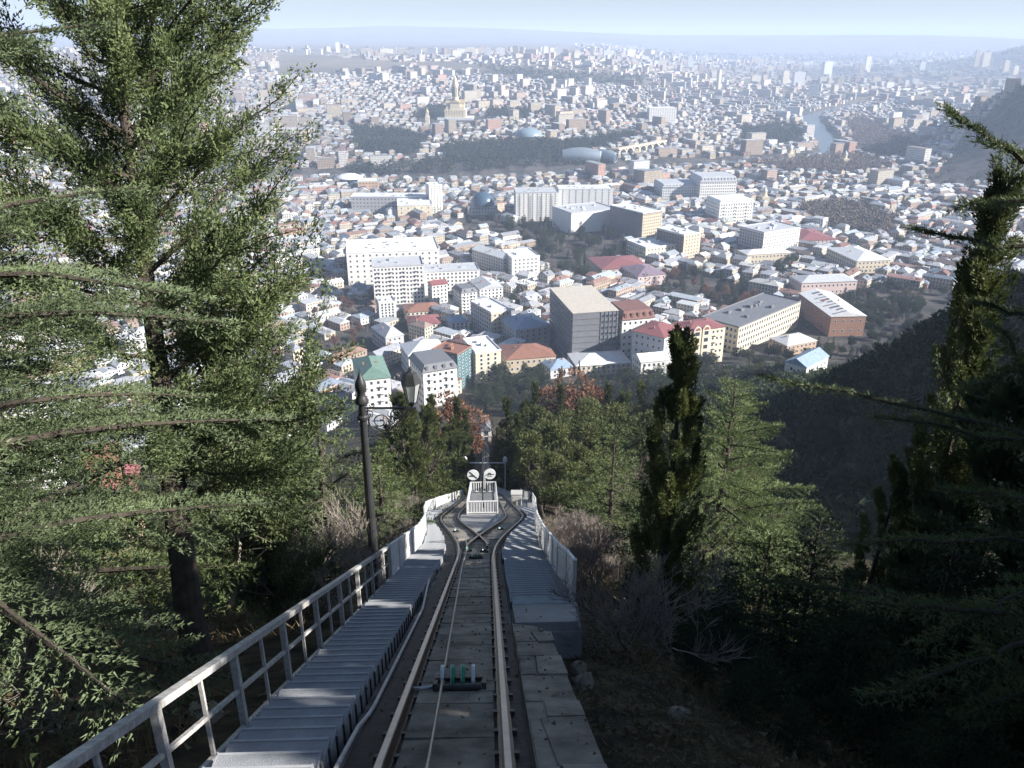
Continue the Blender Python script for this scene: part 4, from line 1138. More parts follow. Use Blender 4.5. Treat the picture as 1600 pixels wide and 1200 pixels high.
def column(seed, Ht, R, n, ln=.16, wd=.05, pr=None, tr=.13, lean=(0, 0), bark_up=.97, pn=300, plump=1.0):
    """narrow upright cypress: sprays hugging a spindle, ragged edge with holes"""
    rs = np.random.RandomState(seed); T_, C_ = MB(), MB()
    z = np.linspace(0, Ht * bark_up, 8)
    T_.tube(np.column_stack([lean[0] * (z / Ht) ** 1.5, lean[1] * (z / Ht) ** 1.5, z]), np.linspace(tr, .015, 8), 7)
    nc = max(30, n // pn)
    t = np.sort(rs.uniform(.0, .97, nc)); a = rs.uniform(0, 6.283, nc)
    pf = pr or (lambda q: np.sin(np.clip(q * 1.05 + .12, 0, 1.0) * math.pi) ** .55 * (1 - .35 * q))
    r = R * pf(t) * rs.uniform(.35, 1.12, nc)
    cen = np.column_stack([r * np.cos(a) + lean[0] * t ** 1.5, r * np.sin(a) + lean[1] * t ** 1.5, t * Ht])
    pl = np.clip(Ht * .085, .5, 1.3) * rs.uniform(.6, 1.4, nc) * (1 - .55 * t)
    axs = nrm(np.column_stack([np.cos(a) * .38, np.sin(a) * .38, np.ones(nc)]) + rs.normal(0, .12, (nc, 3)))
    k = np.minimum(1, R / .8) * .24 * plump
    idx = rs.randint(0, nc, n)
    s_ = rs.uniform(-.35, 1, n); rad_ = k * pl[idx] * np.sqrt(np.clip(1 - ((s_ - .1) / .95) ** 2, .02, 1)) * rs.uniform(.3, 1, n) ** .5
    v = rs.normal(0, 1, (n, 3)); v = nrm(v - axs[idx] * (v * axs[idx]).sum(1, keepdims=True))
    P = cen[idx] + axs[idx] * (s_ * pl[idx])[:, None] + v * rad_[:, None]
    C_.add(*blades(rs, P, nrm(axs[idx] + v * .55), ln, wd, .3))
    return T_, C_
def blob(seed, Ht, R, n, t0=.35, nc=26, ln=.5, wd=.22, tr=.2, flat=.75, limbs=8):
    """rounded crown made of separate leaf clumps with gaps"""
    rs = np.random.RandomState(seed); T_, C_ = MB(), MB()
    T_.tube(np.column_stack([rs.normal(0, .05 * R, 6).cumsum() * [0, 1, 1, 1, 1, 1], rs.normal(0, .05 * R, 6).cumsum() * [0, 1, 1, 1, 1, 1], np.linspace(0, Ht * .85, 6)]), np.linspace(tr, tr * .3, 6), 7)
    v = nrm(rs.normal(0, 1, (nc, 3))); rr = rs.uniform(.35, 1, nc) ** .6
    cz = Ht * (t0 + 1) / 2; hz = Ht * (1 - t0) / 2
    cen = v * rr[:, None] * np.array([R * .8, R * .8, hz * .82]) + np.array([0, 0, cz])
    for i in range(limbs):
        P = limb(np.array([0, 0, Ht * rs.uniform(t0 * .7, .7)]), cen[i] - np.array([0, 0, Ht * .5]), .9, 4, 0); T_.tube(np.linspace([0, 0, Ht * t0 * .9], cen[i], 4), np.linspace(tr * .4, tr * .1, 4), 4, cap=False)
    cs = R * rs.uniform(.16, .36, nc)
    idx = rs.randint(0, nc, n)
    u = nrm(rs.normal(0, 1, (n, 3))); q = rs.uniform(.45, 1, n) ** .5
    P = cen[idx] + u * (cs[idx] * q)[:, None] * np.array([1, 1, flat])
    C_.add(*blades(rs, P, nrm(u + np.array([0, 0, .4])), ln, wd, .6))
    return T_, C_
def twiggy(seed, Ht, R, depth=4, kids=4, r0=.05, up=.55, sides=3, bend=.12, stems=1):
    """leafless crown: forking branches down to twigs; trunk and crown apart"""
    rs = np.random.RandomState(seed); T_, C_ = MB(), MB()
    def grow(p, d, L, r, lev):
        P = limb(p, d, L, 4, .05, bend * 2, rs)
        (T_ if lev == 0 else C_).tube(P, np.linspace(r, r * .6, 4), 6 if lev == 0 else sides, cap=False)
        if lev >= depth: return
        nk = kids + (1 if lev > 1 else 0)
        for i in range(nk):
            t = rs.uniform(.45, 1) if lev else rs.uniform(.4, 1)
            q, dv = along(P, np.array([t]))
            v = rs.normal(0, 1, 3); v[2] = abs(v[2]) * up
            nd = nrm(dv[0] * .8 + nrm(v) * .95)
            nd[0:2] *= R / (Ht * .5) if lev == 0 else 1.0
            grow(q[0], nrm(nd), L * rs.uniform(.5, .78), max(r * .55, .004), lev + 1)
    for s_ in range(stems):
        d = np.array([rs.normal(0, .1 if stems == 1 else .5), rs.normal(0, .1 if stems == 1 else .5), 1.0])
        grow(np.array([rs.normal(0, .12), rs.normal(0, .12), 0]) * (stems > 1), nrm(d), Ht * .42, r0 * Ht * .2 if stems == 1 else r0 * .5, 0)
    return T_, C_
def make_tree(kind, TC, loc, label, cat='tree', bark=None, leaf=None, group=None, rz=0.0):
    r = thing(kind, label, cat, loc, rz, group)
    kids = []
    if TC[0].V: kids.append(TC[0].build('trunk', bark or BARK, r))
    kids.append(TC[1].build('crown', leaf, r))
    KIDS[r.name] = kids
    return r
def on_ground(x, y, dz=0.0): return (x, y, float(H(x, y)) + dz)
def gat(px, Z, dz=-0.1):
    """ground under a photo column at a given camera depth"""
    y = Z * CP
    for _ in range(12):
        x = (px - 800) / F_PX * Z; z = float(H(x, y)); y = (Z + (z - CAMZ) * SP) / CP
    return (x, y, z + dz)
def top_height(loc, px, py):
    """height a thing at loc needs so that its top shows at photo row py"""
    r = ray(px, py); t = math.hypot(loc[0], loc[1]) / math.hypot(r[0], r[1])
    return CAMZ + r[2] * t - loc[2]

# ---- the big trees on the left
def left_trees():
    base = gat(314, 13.5, -.3)
    pts = [(312, 1085, 13.5), (296, 960, 13.5), (276, 800, 13.6), (264, 690, 13.6), (250, 580, 13.7), (232, 460, 13.8), (212, 300, 13.8), (192, 160, 13.9), (178, 40, 13.9), (168, -110, 14)]
    path = np.array([at(*p) for p in pts]); path[0] = np.array(base)
    path = path - np.array(base)
    TC = bushy(3, 0, 3.8, .24, 84, sub=.15, nl=104, ln=.072, wd=.028, forks=5, tr=.25, path=path, keep=lambda az, t: not (t < .52 and 2.2 < az < 4.3) )
    make_tree('cypress_tree', TC, base, 'big rough cypress with bare lower trunk filling the left of the view', bark=BARK, leaf=L_OLIVE)
    # lower skirt of the same grove, behind
    b2 = gat(428, 17.5, -.3)
    Hh = top_height(b2, 428, 575)
    p2 = np.array([[0, 0, 0], [.1, 0, Hh * .3], [.05, .1, Hh * .6], [0, .05, Hh * .98]])
    make_tree('cypress_tree', bushy(8, 0, 1.55, .10, 60, sub=.17, nl=66, ln=.085, wd=.034, tr=.13, path=p2), b2, 'younger olive green cypress right of the big bare trunk', leaf=L_OLIVE)
    # cedar whose trunk stands outside the picture on the left
    for (x, y, Ht, R, seed, lab, kp) in [(-7.5, 7.8, 12.0, 5.6, 21, 'bluish cedar reaching in from the left edge with layered boughs', None),
                                         (-10.8, 12.5, 14.5, 6.2, 22, 'cedar behind the bluish one at the left edge', None)]:
        loc = on_ground(x, y, -.2)
        TC = cedar(seed, Ht, R, t0=.16, nb=84, sub=.15, tuft=.08, nl=9 if seed == 21 else 5, ln=.058 if seed == 21 else .10, wd=.016 if seed == 21 else .03, up=.12, droop=-.20, tr=.26,
                   keep=lambda az, t: az < 1.6 or az > 4.3 or t > .85, prof_=lambda t: (1 - t) ** .55)
        make_tree('cedar_tree', TC, loc, lab, leaf=L_BLUE if seed == 21 else L_CEDAR)
    spec = [(520, 25, 585, 3.0, 'dense cedar just left of the lamp post'), (452, 30, 600, 3.4, 'cedar between the big cypress and the lamp post'), (600, 40, 700, 2.6, 'cedar behind the lamp post above the railing'), (400, 22, 690, 2.6, 'low cedar in shade behind the railing'),
            (90, 26, 560, 3.6, 'cedar far left behind the near boughs'), (235, 30, 640, 3.6, 'cedar seen behind the big bare trunk'), (345, 38, 640, 3.6, 'cedar down the slope right of the big trunk'), (20, 40, 760, 4, 'cedar low on the slope at the left edge')]
    for i, (px, Z, py, R, lab) in enumerate(spec):
        loc = gat(px, Z, -.3); Hh = top_height(loc, px, py)
        TC = cedar(40 + i, Hh, R, t0=.06, nb=38, sub=.22, tuft=.12, nl=6, ln=.12, wd=.032, tr=.16, droop=-.22)
        make_tree('cedar_tree', TC, loc, lab, leaf=L_CEDAR if i % 2 else L_OLIVE)
left_trees()

# ---- right hand trees in front
def right_trees():
    loc = gat(1030, 23, -.4); Ht = top_height(loc, 1056, 492)
    TC = column(5, Ht * .96, .68, 56000, ln=.115, wd=.03, pr=lambda q: np.interp(q, [0, .3, .6, .85, 1], [1.6, 1.25, .85, .42, .05]), lean=(.0, 0), tr=.16)
    make_tree('cypress_tree', TC, loc, 'tall slender cypress standing alone right of the track', leaf=L_CYP)
    loc = gat(1112, 39, -.4); Ht = top_height(loc, 1134, 592)
    TC = cedar(6, Ht, 5.8, t0=.14, nb=66, sub=.20, tuft=.10, nl=7, ln=.105, wd=.027, droop=-.10, up=.16, tr=.2, prof_=lambda t: np.where(t > .8, (1 - t) * 1.7 + .02, .34 + (0.8 - t) * 1.0))
    make_tree('cedar_tree', TC, loc, 'sunlit cedar with drooping layered boughs right of the slender cypress', leaf=L_CEDAR)
    loc = gat(1405, 22, -.4); Ht = top_height(loc, 1540, 205); lx = (1545 - 1470) / F_PX * 20
    TC = column(7, Ht * .97, .62, 62000, ln=.12, wd=.034, pr=lambda q: np.interp(q, [0, .3, .55, .72, .85, 1], [1.1, 1.15, .8, .62, .3, .10]), lean=(-.3, 0), tr=.18)
    make_tree('cypress_tree', TC, loc, 'dark cypress leaning to a thin tip near the right edge', leaf=L_CYP)
    loc = gat(1325, 22, -.4); Ht = top_height(loc, 1350, 705)
    TC = column(9, Ht, .85, 22000, ln=.11, wd=.03, pr=lambda q: 1.15 * (1 - q) ** .8 + .06, lean=(.35, 0), tr=.1)
    make_tree('cypress_tree', TC, loc, 'small young cypress before the dark slope', leaf=L_CYP)
    loc = gat(950, 48, -.4); Ht = top_height(loc, 950, 668)
    make_tree('cedar_tree', cedar(12, Ht, 4.2, t0=.08, nb=44, sub=.26, tuft=.14, nl=6, ln=.14, wd=.036, tr=.2), loc, 'broad cedar above the bare thicket right of the track', leaf=L_CEDAR)
    loc = gat(1010, 27, -.4); Ht = top_height(loc, 1000, 735)
    make_tree('cedar_tree', cedar(13, Ht, 2.2, t0=.05, nb=44, sub=.26, tuft=.14, nl=5, ln=.17, wd=.045, tr=.12), loc, 'dark young cedar at the left foot of the slender cypress', leaf=L_DARK)
    loc = gat(1180, 24, -.4); Ht = top_height(loc, 1180, 830)
    make_tree('cedar_tree', cedar(14, Ht, 2.6, t0=.05, nb=44, sub=.26, tuft=.14, nl=5, ln=.17, wd=.045, tr=.12), loc, 'low cedar in front of the sunlit cedar', leaf=L_CEDAR)
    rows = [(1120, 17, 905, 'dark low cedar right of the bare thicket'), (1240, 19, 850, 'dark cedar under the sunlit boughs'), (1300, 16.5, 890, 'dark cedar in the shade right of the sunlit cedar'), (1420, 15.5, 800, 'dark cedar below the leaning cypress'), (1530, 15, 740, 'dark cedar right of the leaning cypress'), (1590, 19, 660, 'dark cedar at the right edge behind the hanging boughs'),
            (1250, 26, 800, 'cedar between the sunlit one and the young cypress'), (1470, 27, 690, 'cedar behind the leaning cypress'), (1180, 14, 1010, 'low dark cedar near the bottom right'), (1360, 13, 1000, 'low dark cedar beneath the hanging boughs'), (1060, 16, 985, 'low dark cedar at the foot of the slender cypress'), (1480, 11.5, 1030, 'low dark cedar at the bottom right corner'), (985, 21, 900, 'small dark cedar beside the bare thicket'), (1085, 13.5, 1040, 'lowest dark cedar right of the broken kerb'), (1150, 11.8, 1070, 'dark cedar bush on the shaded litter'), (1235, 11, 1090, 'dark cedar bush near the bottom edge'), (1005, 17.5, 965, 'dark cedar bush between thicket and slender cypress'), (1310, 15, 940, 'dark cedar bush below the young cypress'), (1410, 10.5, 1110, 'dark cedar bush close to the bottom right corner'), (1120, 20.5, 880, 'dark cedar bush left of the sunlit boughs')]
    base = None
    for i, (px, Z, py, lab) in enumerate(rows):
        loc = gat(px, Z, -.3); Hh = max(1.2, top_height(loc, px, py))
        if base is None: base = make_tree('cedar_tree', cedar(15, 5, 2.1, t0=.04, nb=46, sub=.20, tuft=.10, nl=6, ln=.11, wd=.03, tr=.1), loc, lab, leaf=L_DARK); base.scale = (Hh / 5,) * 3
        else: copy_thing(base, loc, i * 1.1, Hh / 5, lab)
    # the cedar out of frame on the right whose boughs hang into the picture
    loc = on_ground(8.3, 9.4, -.3)
    T_, C_ = MB(), MB()
    rs = np.random.RandomState(31)
    Ht = 13.0
    T_.tube([(0, 0, 0), (.1, 0, 4), (0, .1, 9), (0, 0, Ht)], [.3, .25, .16, .03], 10)
    bl = [((1600, 262, 8.6), (1478, 172, 8.2)), ((1640, 330, 8.8), (1505, 322, 8.0)), ((1660, 420, 9), (1430, 360, 8.6)), ((1640, 610, 8.5), (1545, 505, 8)), ((1680, 720, 9.4), (1190, 590, 10.4)), ((1640, 720, 9), (1372, 652, 8.4)),
          ((1660, 860, 9), (1325, 852, 8.6)), ((1640, 1000, 8.6), (1185, 905, 9.2)), ((1620, 985, 8), (1330, 940, 7.6)), ((1620, 1010, 7.6), (1360, 1095, 7.2)), ((1640, 1080, 8), (1500, 1120, 7.4)), ((1650, 800, 8), (1480, 770, 7.6)),
          ((1660, 560, 8.6), (1500, 610, 8.8)), ((1660, 520, 9), (1520, 470, 9)), ((1650, 905, 8.2), (1440, 1010, 7.8)), ((1660, 1130, 7.4), (1540, 1010, 7.0))]
    for (a, b_) in bl:
        A0, B0 = at(*a) - np.array(loc), at(*b_) - np.array(loc)
        root = np.array([0, 0, np.clip(A0[2] + .1, 1.0, Ht)])
        t = np.linspace(0, 1, 12)[:, None]
        P = np.where(t < .35, root + (A0 - root) * (t / .35), A0 + (B0 - A0) * ((t - .35) / .65)); P[:, 2] += (.12 * np.sin(t[:, 0] * 3.1) * np.linalg.norm(B0 - A0) * .4)
        P[1:] += rs.normal(0, .02, (11, 3))
        L = np.linalg.norm(B0 - A0) + 2
        T_.tube(P, np.linspace(.045, .008, 12), 6, cap=False)
        ns = int(L / .10); ts = np.linspace(.3, 1, ns); q, dv = along(P, ts)
        PP, DD = [q], [dv + np.array([0, 0, .3])]
        for sg in (-1, 1):
            side = nrm(np.cross(dv, [0, 0, 1.0])) * sg
            dd = nrm(side * rs.uniform(.5, 1.0, (ns, 1)) + dv * .8 + np.array([0, 0, -.15])); sl = (.34 * (1.15 - ts) * rs.uniform(.4, 1.3, ns) + .05)
            kt = np.maximum(2, (sl / .055).astype(int)); idx = np.repeat(np.arange(ns), kt); fr = np.concatenate([np.linspace(.1, 1, c) for c in kt])
            PP.append(q[idx] + dd[idx] * (sl[idx] * fr)[:, None]); DD.append(dd[idx] + np.array([0, 0, .4]))
        P_, D_ = np.vstack(PP), np.vstack(DD)
        C_.add(*blades(rs, rep(P_, 6) + rs.normal(0, .012, (len(P_) * 6, 3)), rep(D_, 6), .07, .013, .6))
    make_tree('cedar_tree', (T_, C_), loc, 'cedar at the right edge whose long boughs hang into the picture', leaf=L_CEDAR)
    # its neighbours up the slope outside the frame: they shade the track and the thicket
    TC = column(51, 10, 2.4, 22000, ln=.36, wd=.17, pr=lambda q: 1.15 * (1 - q ** 1.7) + .06, tr=.2, pn=110, plump=1.9)
    first = make_tree('cypress_tree', TC, on_ground(11.5, -1.0, -.3), 'broad cypress in the row right of the car outside the picture', leaf=L_DARK, group='cypresses on the slope right of the car')
    rs = np.random.RandomState(6); i = 0
    for x, y0, y1, dy, h0, h1 in ((12.0, 3.0, 15.0, 3.0, 1.02, 1.32), (11.0, -6, 1, 2.9, .82, 1.05), (16.5, -6, 14, 3.2, 1.0, 1.3), (22, -9, 12, 3.8, 1.0, 1.15), (29, -12, 10, 4.5, 1.0, 1.2)):
        for y in np.arange(y0, y1, dy):
            sc = rs.uniform(h0, h1)
            if rs.rand() < .09: continue
            copy_thing(first, on_ground(x + rs.uniform(-1, 1), y + rs.uniform(-.7, .7), -.3), i * 1.3, (sc * rs.uniform(.8, 1.05),) * 2 + (sc,), first['label']); i += 1
right_trees()

# ---- groves along the line and on the slope
def middle_trees():
    protos = {
        'dense': (make_tree, column(61, 10, 2.0, 15000, ln=.24, wd=.085, pr=lambda q: 1.1 * (1 - q ** 1.4) + .08, tr=.2, pn=110, plump=1.5), 'cypress_tree', L_CYP),
        'slim': (make_tree, column(62, 10, .75, 8000, ln=.24, wd=.075, tr=.12, pn=120, plump=1.1), 'cypress_tree', L_CYP),
        'pine': (make_tree, blob(63, 8, 3.2, 13000, .25, 26, .24, .08, .2), 'pine_tree', L_PINE),
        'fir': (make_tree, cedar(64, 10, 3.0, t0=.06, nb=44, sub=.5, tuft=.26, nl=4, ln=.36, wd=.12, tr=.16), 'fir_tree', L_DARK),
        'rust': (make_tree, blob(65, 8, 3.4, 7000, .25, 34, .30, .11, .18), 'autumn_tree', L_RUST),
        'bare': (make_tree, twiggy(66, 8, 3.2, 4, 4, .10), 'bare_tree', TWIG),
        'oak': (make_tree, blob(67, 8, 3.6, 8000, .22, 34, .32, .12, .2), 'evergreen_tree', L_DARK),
    }
    P = {}
    def put(kind, px, Z, py, lab, wide=1.0, group=None, rz=None):
        loc = gat(px, Z, -.3); Hh = max(2.0, top_height(loc, px, py)); base = 10 if kind in ('dense', 'slim', 'fir') else 8
        s = Hh / base; rz_ = (px * 7 % 63) / 10 if rz is None else rz
        sc = (s * wide, s * wide, s)
        if kind not in P:
            fn, TC, nm, lf = protos[kind]
            P[kind] = make_tree(nm, TC, loc, lab, leaf=lf, bark=BARK if kind != 'bare' else TWIG, group=group, rz=rz_); P[kind].scale = sc
            return P[kind]
        return copy_thing(P[kind], loc, rz_, sc, lab, group)
    G_ = 'trees beside the funicular line'
    rows = [('dense', 636, 84, 615, 'broad cypress at the left end of the grove beside the line', 1.1), ('dense', 606, 66, 690, 'low broad cypress above the left fence', 1.1), ('dense', 674, 100, 632, 'second broad cypress in the grove left of the signal discs', .95), ('dense', 703, 128, 662, 'broad cypress close to the left signal disc', .9), ('dense', 652, 78, 680, 'front cypress of the grove left of the line', .95),
            ('dense', 722, 150, 676, 'rearmost broad cypress left of the dark cutting', .8), ('slim', 792, 150, 622, 'taller of two slim cypresses right of the signal discs', 1.25), ('slim', 808, 140, 646, 'shorter of two slim cypresses right of the signal discs', 1.2), ('dense', 779, 165, 668, 'cypress left of the two slim ones', .7),
            ('slim', 718, 120, 622, 'slim cypress by the rust coloured tree', 1.1), ('slim', 680, 125, 618, 'slim cypress behind the grove left of the line', 1.1), ('slim', 730, 150, 640, 'thin cypress left of the station house', 1.0),
            ('rust', 704, 160, 612, 'rust brown autumn tree behind the grove left of the line', .9), ('bare', 726, 160, 640, 'bare tree beside the station house', 1.0), ('bare', 775, 165, 636, 'bare tree right of the station house', 1.0),
            ('pine', 846, 110, 650, 'sunlit pine nearest the slim cypresses', 1.0), ('pine', 890, 120, 640, 'sunlit pine left of the middle of the slope', 1.0), ('pine', 930, 130, 630, 'sunlit pine in the middle of the slope', 1.0), ('pine', 975, 135, 622, 'sunlit pine right of the middle of the slope', 1.0), ('pine', 1010, 120, 640, 'sunlit pine left of the slender cypress', 1.0),
            ('pine', 862, 150, 626, 'farther pine behind the slim cypresses', 1.0), ('pine', 905, 165, 620, 'farther pine below the rust tree', 1.0), ('pine', 952, 170, 622, 'farther pine below the dark conifers', 1.0), ('pine', 1000, 175, 618, 'farther pine beside the slender cypress', 1.0), ('pine', 830, 170, 640, 'pine beside the slim cypresses on the far side', .9),
            ('pine', 880, 88, 700, 'low pine above the bare thicket', 1.1), ('pine', 850, 130, 742, 'round green bush like pine at the end of the right fence', 1.3), ('pine', 925, 92, 690, 'low pine right of the bare thicket', 1.0), ('pine', 1090, 105, 660, 'pine between the slender cypress and the sunlit cedar', 1.0),
            ('slim', 834, 190, 598, 'slim cypress rising from the pines right of the signal discs', 1.1), ('slim', 872, 205, 602, 'slim cypress left of the large rust red tree', 1.1), ('slim', 942, 205, 600, 'slim cypress right of the large rust red tree', 1.1), ('slim', 990, 195, 596, 'slim cypress left of the slender near cypress', 1.1), ('dense', 820, 180, 625, 'dark broad cypress among the pines of the slope', .8), ('dense', 965, 180, 612, 'dark broad cypress behind the pines of the slope', .8), ('rust', 900, 235, 582, 'large rust red tree among the conifers at the foot of the slope', 1.1), ('bare', 850, 95, 690, 'bare tree on the dry slope', 1.0), ('bare', 985, 80, 690, 'bare grey tree left of the slender cypress', 1.0), ('bare', 640, 90, 620, 'bare tree in the grove left of the line', .9)]
    for k, px, Z, py, lab, w in rows: put(k, px, Z, py, lab, w, G_)
    rs = np.random.RandomState(77)
    recs = []
    def word(px, py):
        c = [((760, 590), 'at the foot of the slope'), ((930, 590), 'near the large rust red tree'), ((1050, 585), 'behind the slender cypress'), ((1230, 560), 'round the pale blue park house'), ((1320, 545), 'before the ruined brick hall'), ((1420, 500), 'by the dark leaning cypress'), ((1120, 455), 'in the park behind the unfinished block'),
             ((880, 395), 'in the park below the hotel slab'), ((810, 365), 'on the left side of the central park'), ((540, 520), 'left of the slate blue roof'), ((640, 245), 'on the river cliff left of the palace'), ((850, 240), 'on the river cliff by the tube halls'), ((1150, 590), 'behind the sunlit cedar'), ((1380, 350), 'among the old roofs on the right'), ((600, 320), 'by the cream theatre'), ((1260, 340), 'in the right hand square'), ((1300, 680), 'on the shaded ridge'), ((1250, 640), 'low on the shaded ridge'), ((1400, 620), 'high on the shaded ridge'), ((1340, 760), 'deep in the shaded ravine'), ((1500, 470), 'below the old roofs on the far right'), ((1585, 460), 'at the right edge below the roofs'), ((1300, 490), 'beside the long pink building'), ((1370, 480), 'behind the ruined brick hall'), ((1130, 575), 'in front of the long cream school'), ((1180, 490), 'behind the long cream school'), ((830, 620), 'above the slim cypresses'), ((1000, 620), 'left of the slender cypress'), ((200, 740), 'below the big bare trunk'), ((470, 720), 'left of the lamp post'), ((950, 380), 'in front of the dark slab office'), ((870, 430), 'left of the crimson roof')]
        return min(c, key=lambda q: math.hypot(px - q[0][0], (py - q[0][1]) * 1.6))[1]
    ADJ = {'fir': 'dark pointed fir', 'oak': 'dark round evergreen', 'bare': 'bare brown tree', 'rust': 'rust brown tree', 'slim': 'slim dark cypress', 'pine': 'olive green pine', 'dense': 'broad cypress'}
    def fill(poly, n, kinds, hmin, hmax, wide=1.0):
        xs = [p[0] for p in poly]; ys = [p[1] for p in poly]; c = 0
        pxs, pys = rs.uniform(min(xs), max(xs), n * 8), rs.uniform(min(ys), max(ys), n * 8)
        ok = inpoly(pxs, pys, poly); pxs, pys = pxs[ok], pys[ok]
        gp = Gv(pxs, pys); ok = clear_of_heroes(gp[:, 0], gp[:, 1], 1)
        for px, py, p in list(zip(pxs[ok], pys[ok], gp[ok]))[:n]:
            k = kinds[rs.randint(len(kinds))]; Hh = rs.uniform(hmin, hmax); base = 10 if k in ('dense', 'slim', 'fir') else 8
            r = put(k, 800, 100, 640, '', 1) if k not in P else copy_thing(P[k], (0, 0, 0))
            s = Hh / base; w = wide * rs.uniform(.85, 1.2); r.location = (p[0], p[1], p[2] - .4); r.scale = (s * w, s * w, s); r.rotation_euler = (0, 0, rs.uniform(0, 6.28))
            r['group'] = 'trees of the parks below'
            sz = 'tall' if Hh > (hmin + 2 * hmax) / 3 else 'short' if Hh < (2 * hmin + hmax) / 3 else 'midsize'
            recs.append((f"{sz} {ADJ[k]} {word(px, py)}", px, py, r)); c += 1
    fill([(738, 640), (766, 602), (870, 598), (1060, 606), (1060, 650), (900, 650), (800, 656)], 100, ['fir', 'fir', 'fir', 'oak', 'slim'], 11, 19)
    fill([(1060, 590), (1110, 566), (1200, 556), (1250, 510), (1300, 535), (1420, 520), (1430, 560), (1280, 570), (1200, 610), (1080, 640)], 100, ['oak', 'pine', 'oak', 'bare', 'fir', 'slim'], 7, 12)
    fill(PARKS[0], 120, ['fir', 'oak', 'bare', 'bare', 'oak', 'slim'], 10, 19, 1.0)
    fill(PARKS[1], 64, ['fir', 'oak', 'fir', 'rust'], 9, 16)
    fill(PARKS[13], 110, ['oak', 'bare', 'oak', 'fir'], 8, 14)
    fill(PARKS[11], 7, ['rust', 'bare', 'bare'], 8, 12); fill(PARKS[12], 16, ['rust', 'bare', 'rust', 'bare', 'oak'], 8, 13)
    fill(PARKS[15], 12, ['bare', 'oak', 'bare'], 9, 14); fill(PARKS[10], 16, ['bare', 'bare', 'oak'], 10, 15)
    fill([(560, 700), (600, 680), (720, 640), (720, 660), (640, 690), (600, 720)], 12, ['oak', 'bare', 'dense'], 6, 10)
    fill([(0, 770), (420, 700), (540, 690), (540, 740), (300, 780), (0, 860)], 22, ['oak', 'fir', 'bare'], 7, 12)
    fill([(840, 665), (1030, 650), (1040, 720), (900, 740)], 20, ['pine', 'pine', 'bare', 'oak'], 5, 8)
    fill([(1370, 470), (1440, 455), (1520, 445), (1600, 440), (1600, 470), (1440, 500)], 40, ['oak', 'bare', 'oak', 'pine'], 7, 12)
    fill([(1365, 372), (1405, 372), (1410, 392), (1370, 392)], 6, ['oak'], 9, 14); fill([(1195, 425), (1245, 400), (1250, 440), (1200, 440)], 6, ['oak', 'fir'], 12, 17)
    fill([(780, 470), (850, 480), (850, 500), (790, 490)], 5, ['fir', 'fir', 'bare'], 11, 16); fill([(600, 470), (640, 480), (640, 512), (610, 512)], 3, ['fir', 'oak'], 9, 13)
    fill([(835, 455), (860, 455), (862, 490), (840, 490)], 4, ['bare'], 9, 13)
    fill([(1200, 625), (1290, 600), (1410, 556), (1440, 620), (1400, 820), (1260, 800)], 70, ['oak', 'fir', 'oak'], 4, 8)
    settle_labels(recs)
    # woods too small to tell apart
    rs = np.random.RandomState(78)
    def wood(name, X, Y, hlo, hhi, n1, leafm, ln, wide):
        Z = H(X, Y); mb = MB(); n = len(X)
        h = rs.uniform(hlo, hhi, n)
        idx = np.repeat(np.arange(n), n1); N = len(idx)
        u = nrm(rs.normal(0, 1, (N, 3))) * (rs.uniform(.45, 1, N) ** .5)[:, None]
        P = np.column_stack([X[idx] + u[:, 0] * h[idx] * wide, Y[idx] + u[:, 1] * h[idx] * wide, Z[idx] + h[idx] * (.55 + .5 * u[:, 2])])
        mb.add(*blades(rs, P, nrm(u + np.array([0, 0, .3])), ln, ln * .55, .6))
        tag(mb.build(name, leafm), kind='stuff')
    def pts(polys, dens, cap):
        X, Y = [], []
        for p in polys:
            xs = [q[0] for q in p]; ys = [q[1] for q in p]
            n = int(dens * (max(xs) - min(xs)) * (max(ys) - min(ys)))
            px, py = rs.uniform(min(xs), max(xs), n), rs.uniform(min(ys), max(ys), n)
            ok = inpoly(px, py, p); g = Gv(px[ok], py[ok]) if ok.any() else np.zeros((0, 3)); X += list(g[:, 0]); Y += list(g[:, 1])
        return np.array(X[:cap]), np.array(Y[:cap])
    X, Y = pts([PARKS[2], PARKS[3], PARKS[4], PARKS[6], PARKS[8], PARKS[9], PARKS[14]], .12, 2600)
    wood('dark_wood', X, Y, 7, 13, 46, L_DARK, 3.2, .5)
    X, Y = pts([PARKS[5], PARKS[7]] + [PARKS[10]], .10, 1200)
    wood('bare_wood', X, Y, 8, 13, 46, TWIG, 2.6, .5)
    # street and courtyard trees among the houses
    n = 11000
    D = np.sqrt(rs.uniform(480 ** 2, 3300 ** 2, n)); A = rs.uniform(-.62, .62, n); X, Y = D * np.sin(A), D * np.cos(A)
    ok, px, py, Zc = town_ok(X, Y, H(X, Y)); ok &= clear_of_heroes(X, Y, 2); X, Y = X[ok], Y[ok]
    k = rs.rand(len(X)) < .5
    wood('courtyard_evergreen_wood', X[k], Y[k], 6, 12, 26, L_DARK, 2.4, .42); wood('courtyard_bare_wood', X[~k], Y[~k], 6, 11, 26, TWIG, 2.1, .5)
    # dark wood laid over the ridge to deepen its shade
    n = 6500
    X, Y = rs.uniform(40, 330, n), rs.uniform(90, 520, n); k = (X > 30 + Y * .14); wood('ridge_shade_wood', X[k], Y[k], 3, 6.5, 32, L_DARK, 1.7, .6)
    # far fortress ridge scrub
    n = 900; X, Y = rs.uniform(700, 1500, n), rs.uniform(1100, 1900, n); wood('fortress_ridge_wood', X, Y, 5, 10, 40, L_DARK, 2.6, .6)
middle_trees()

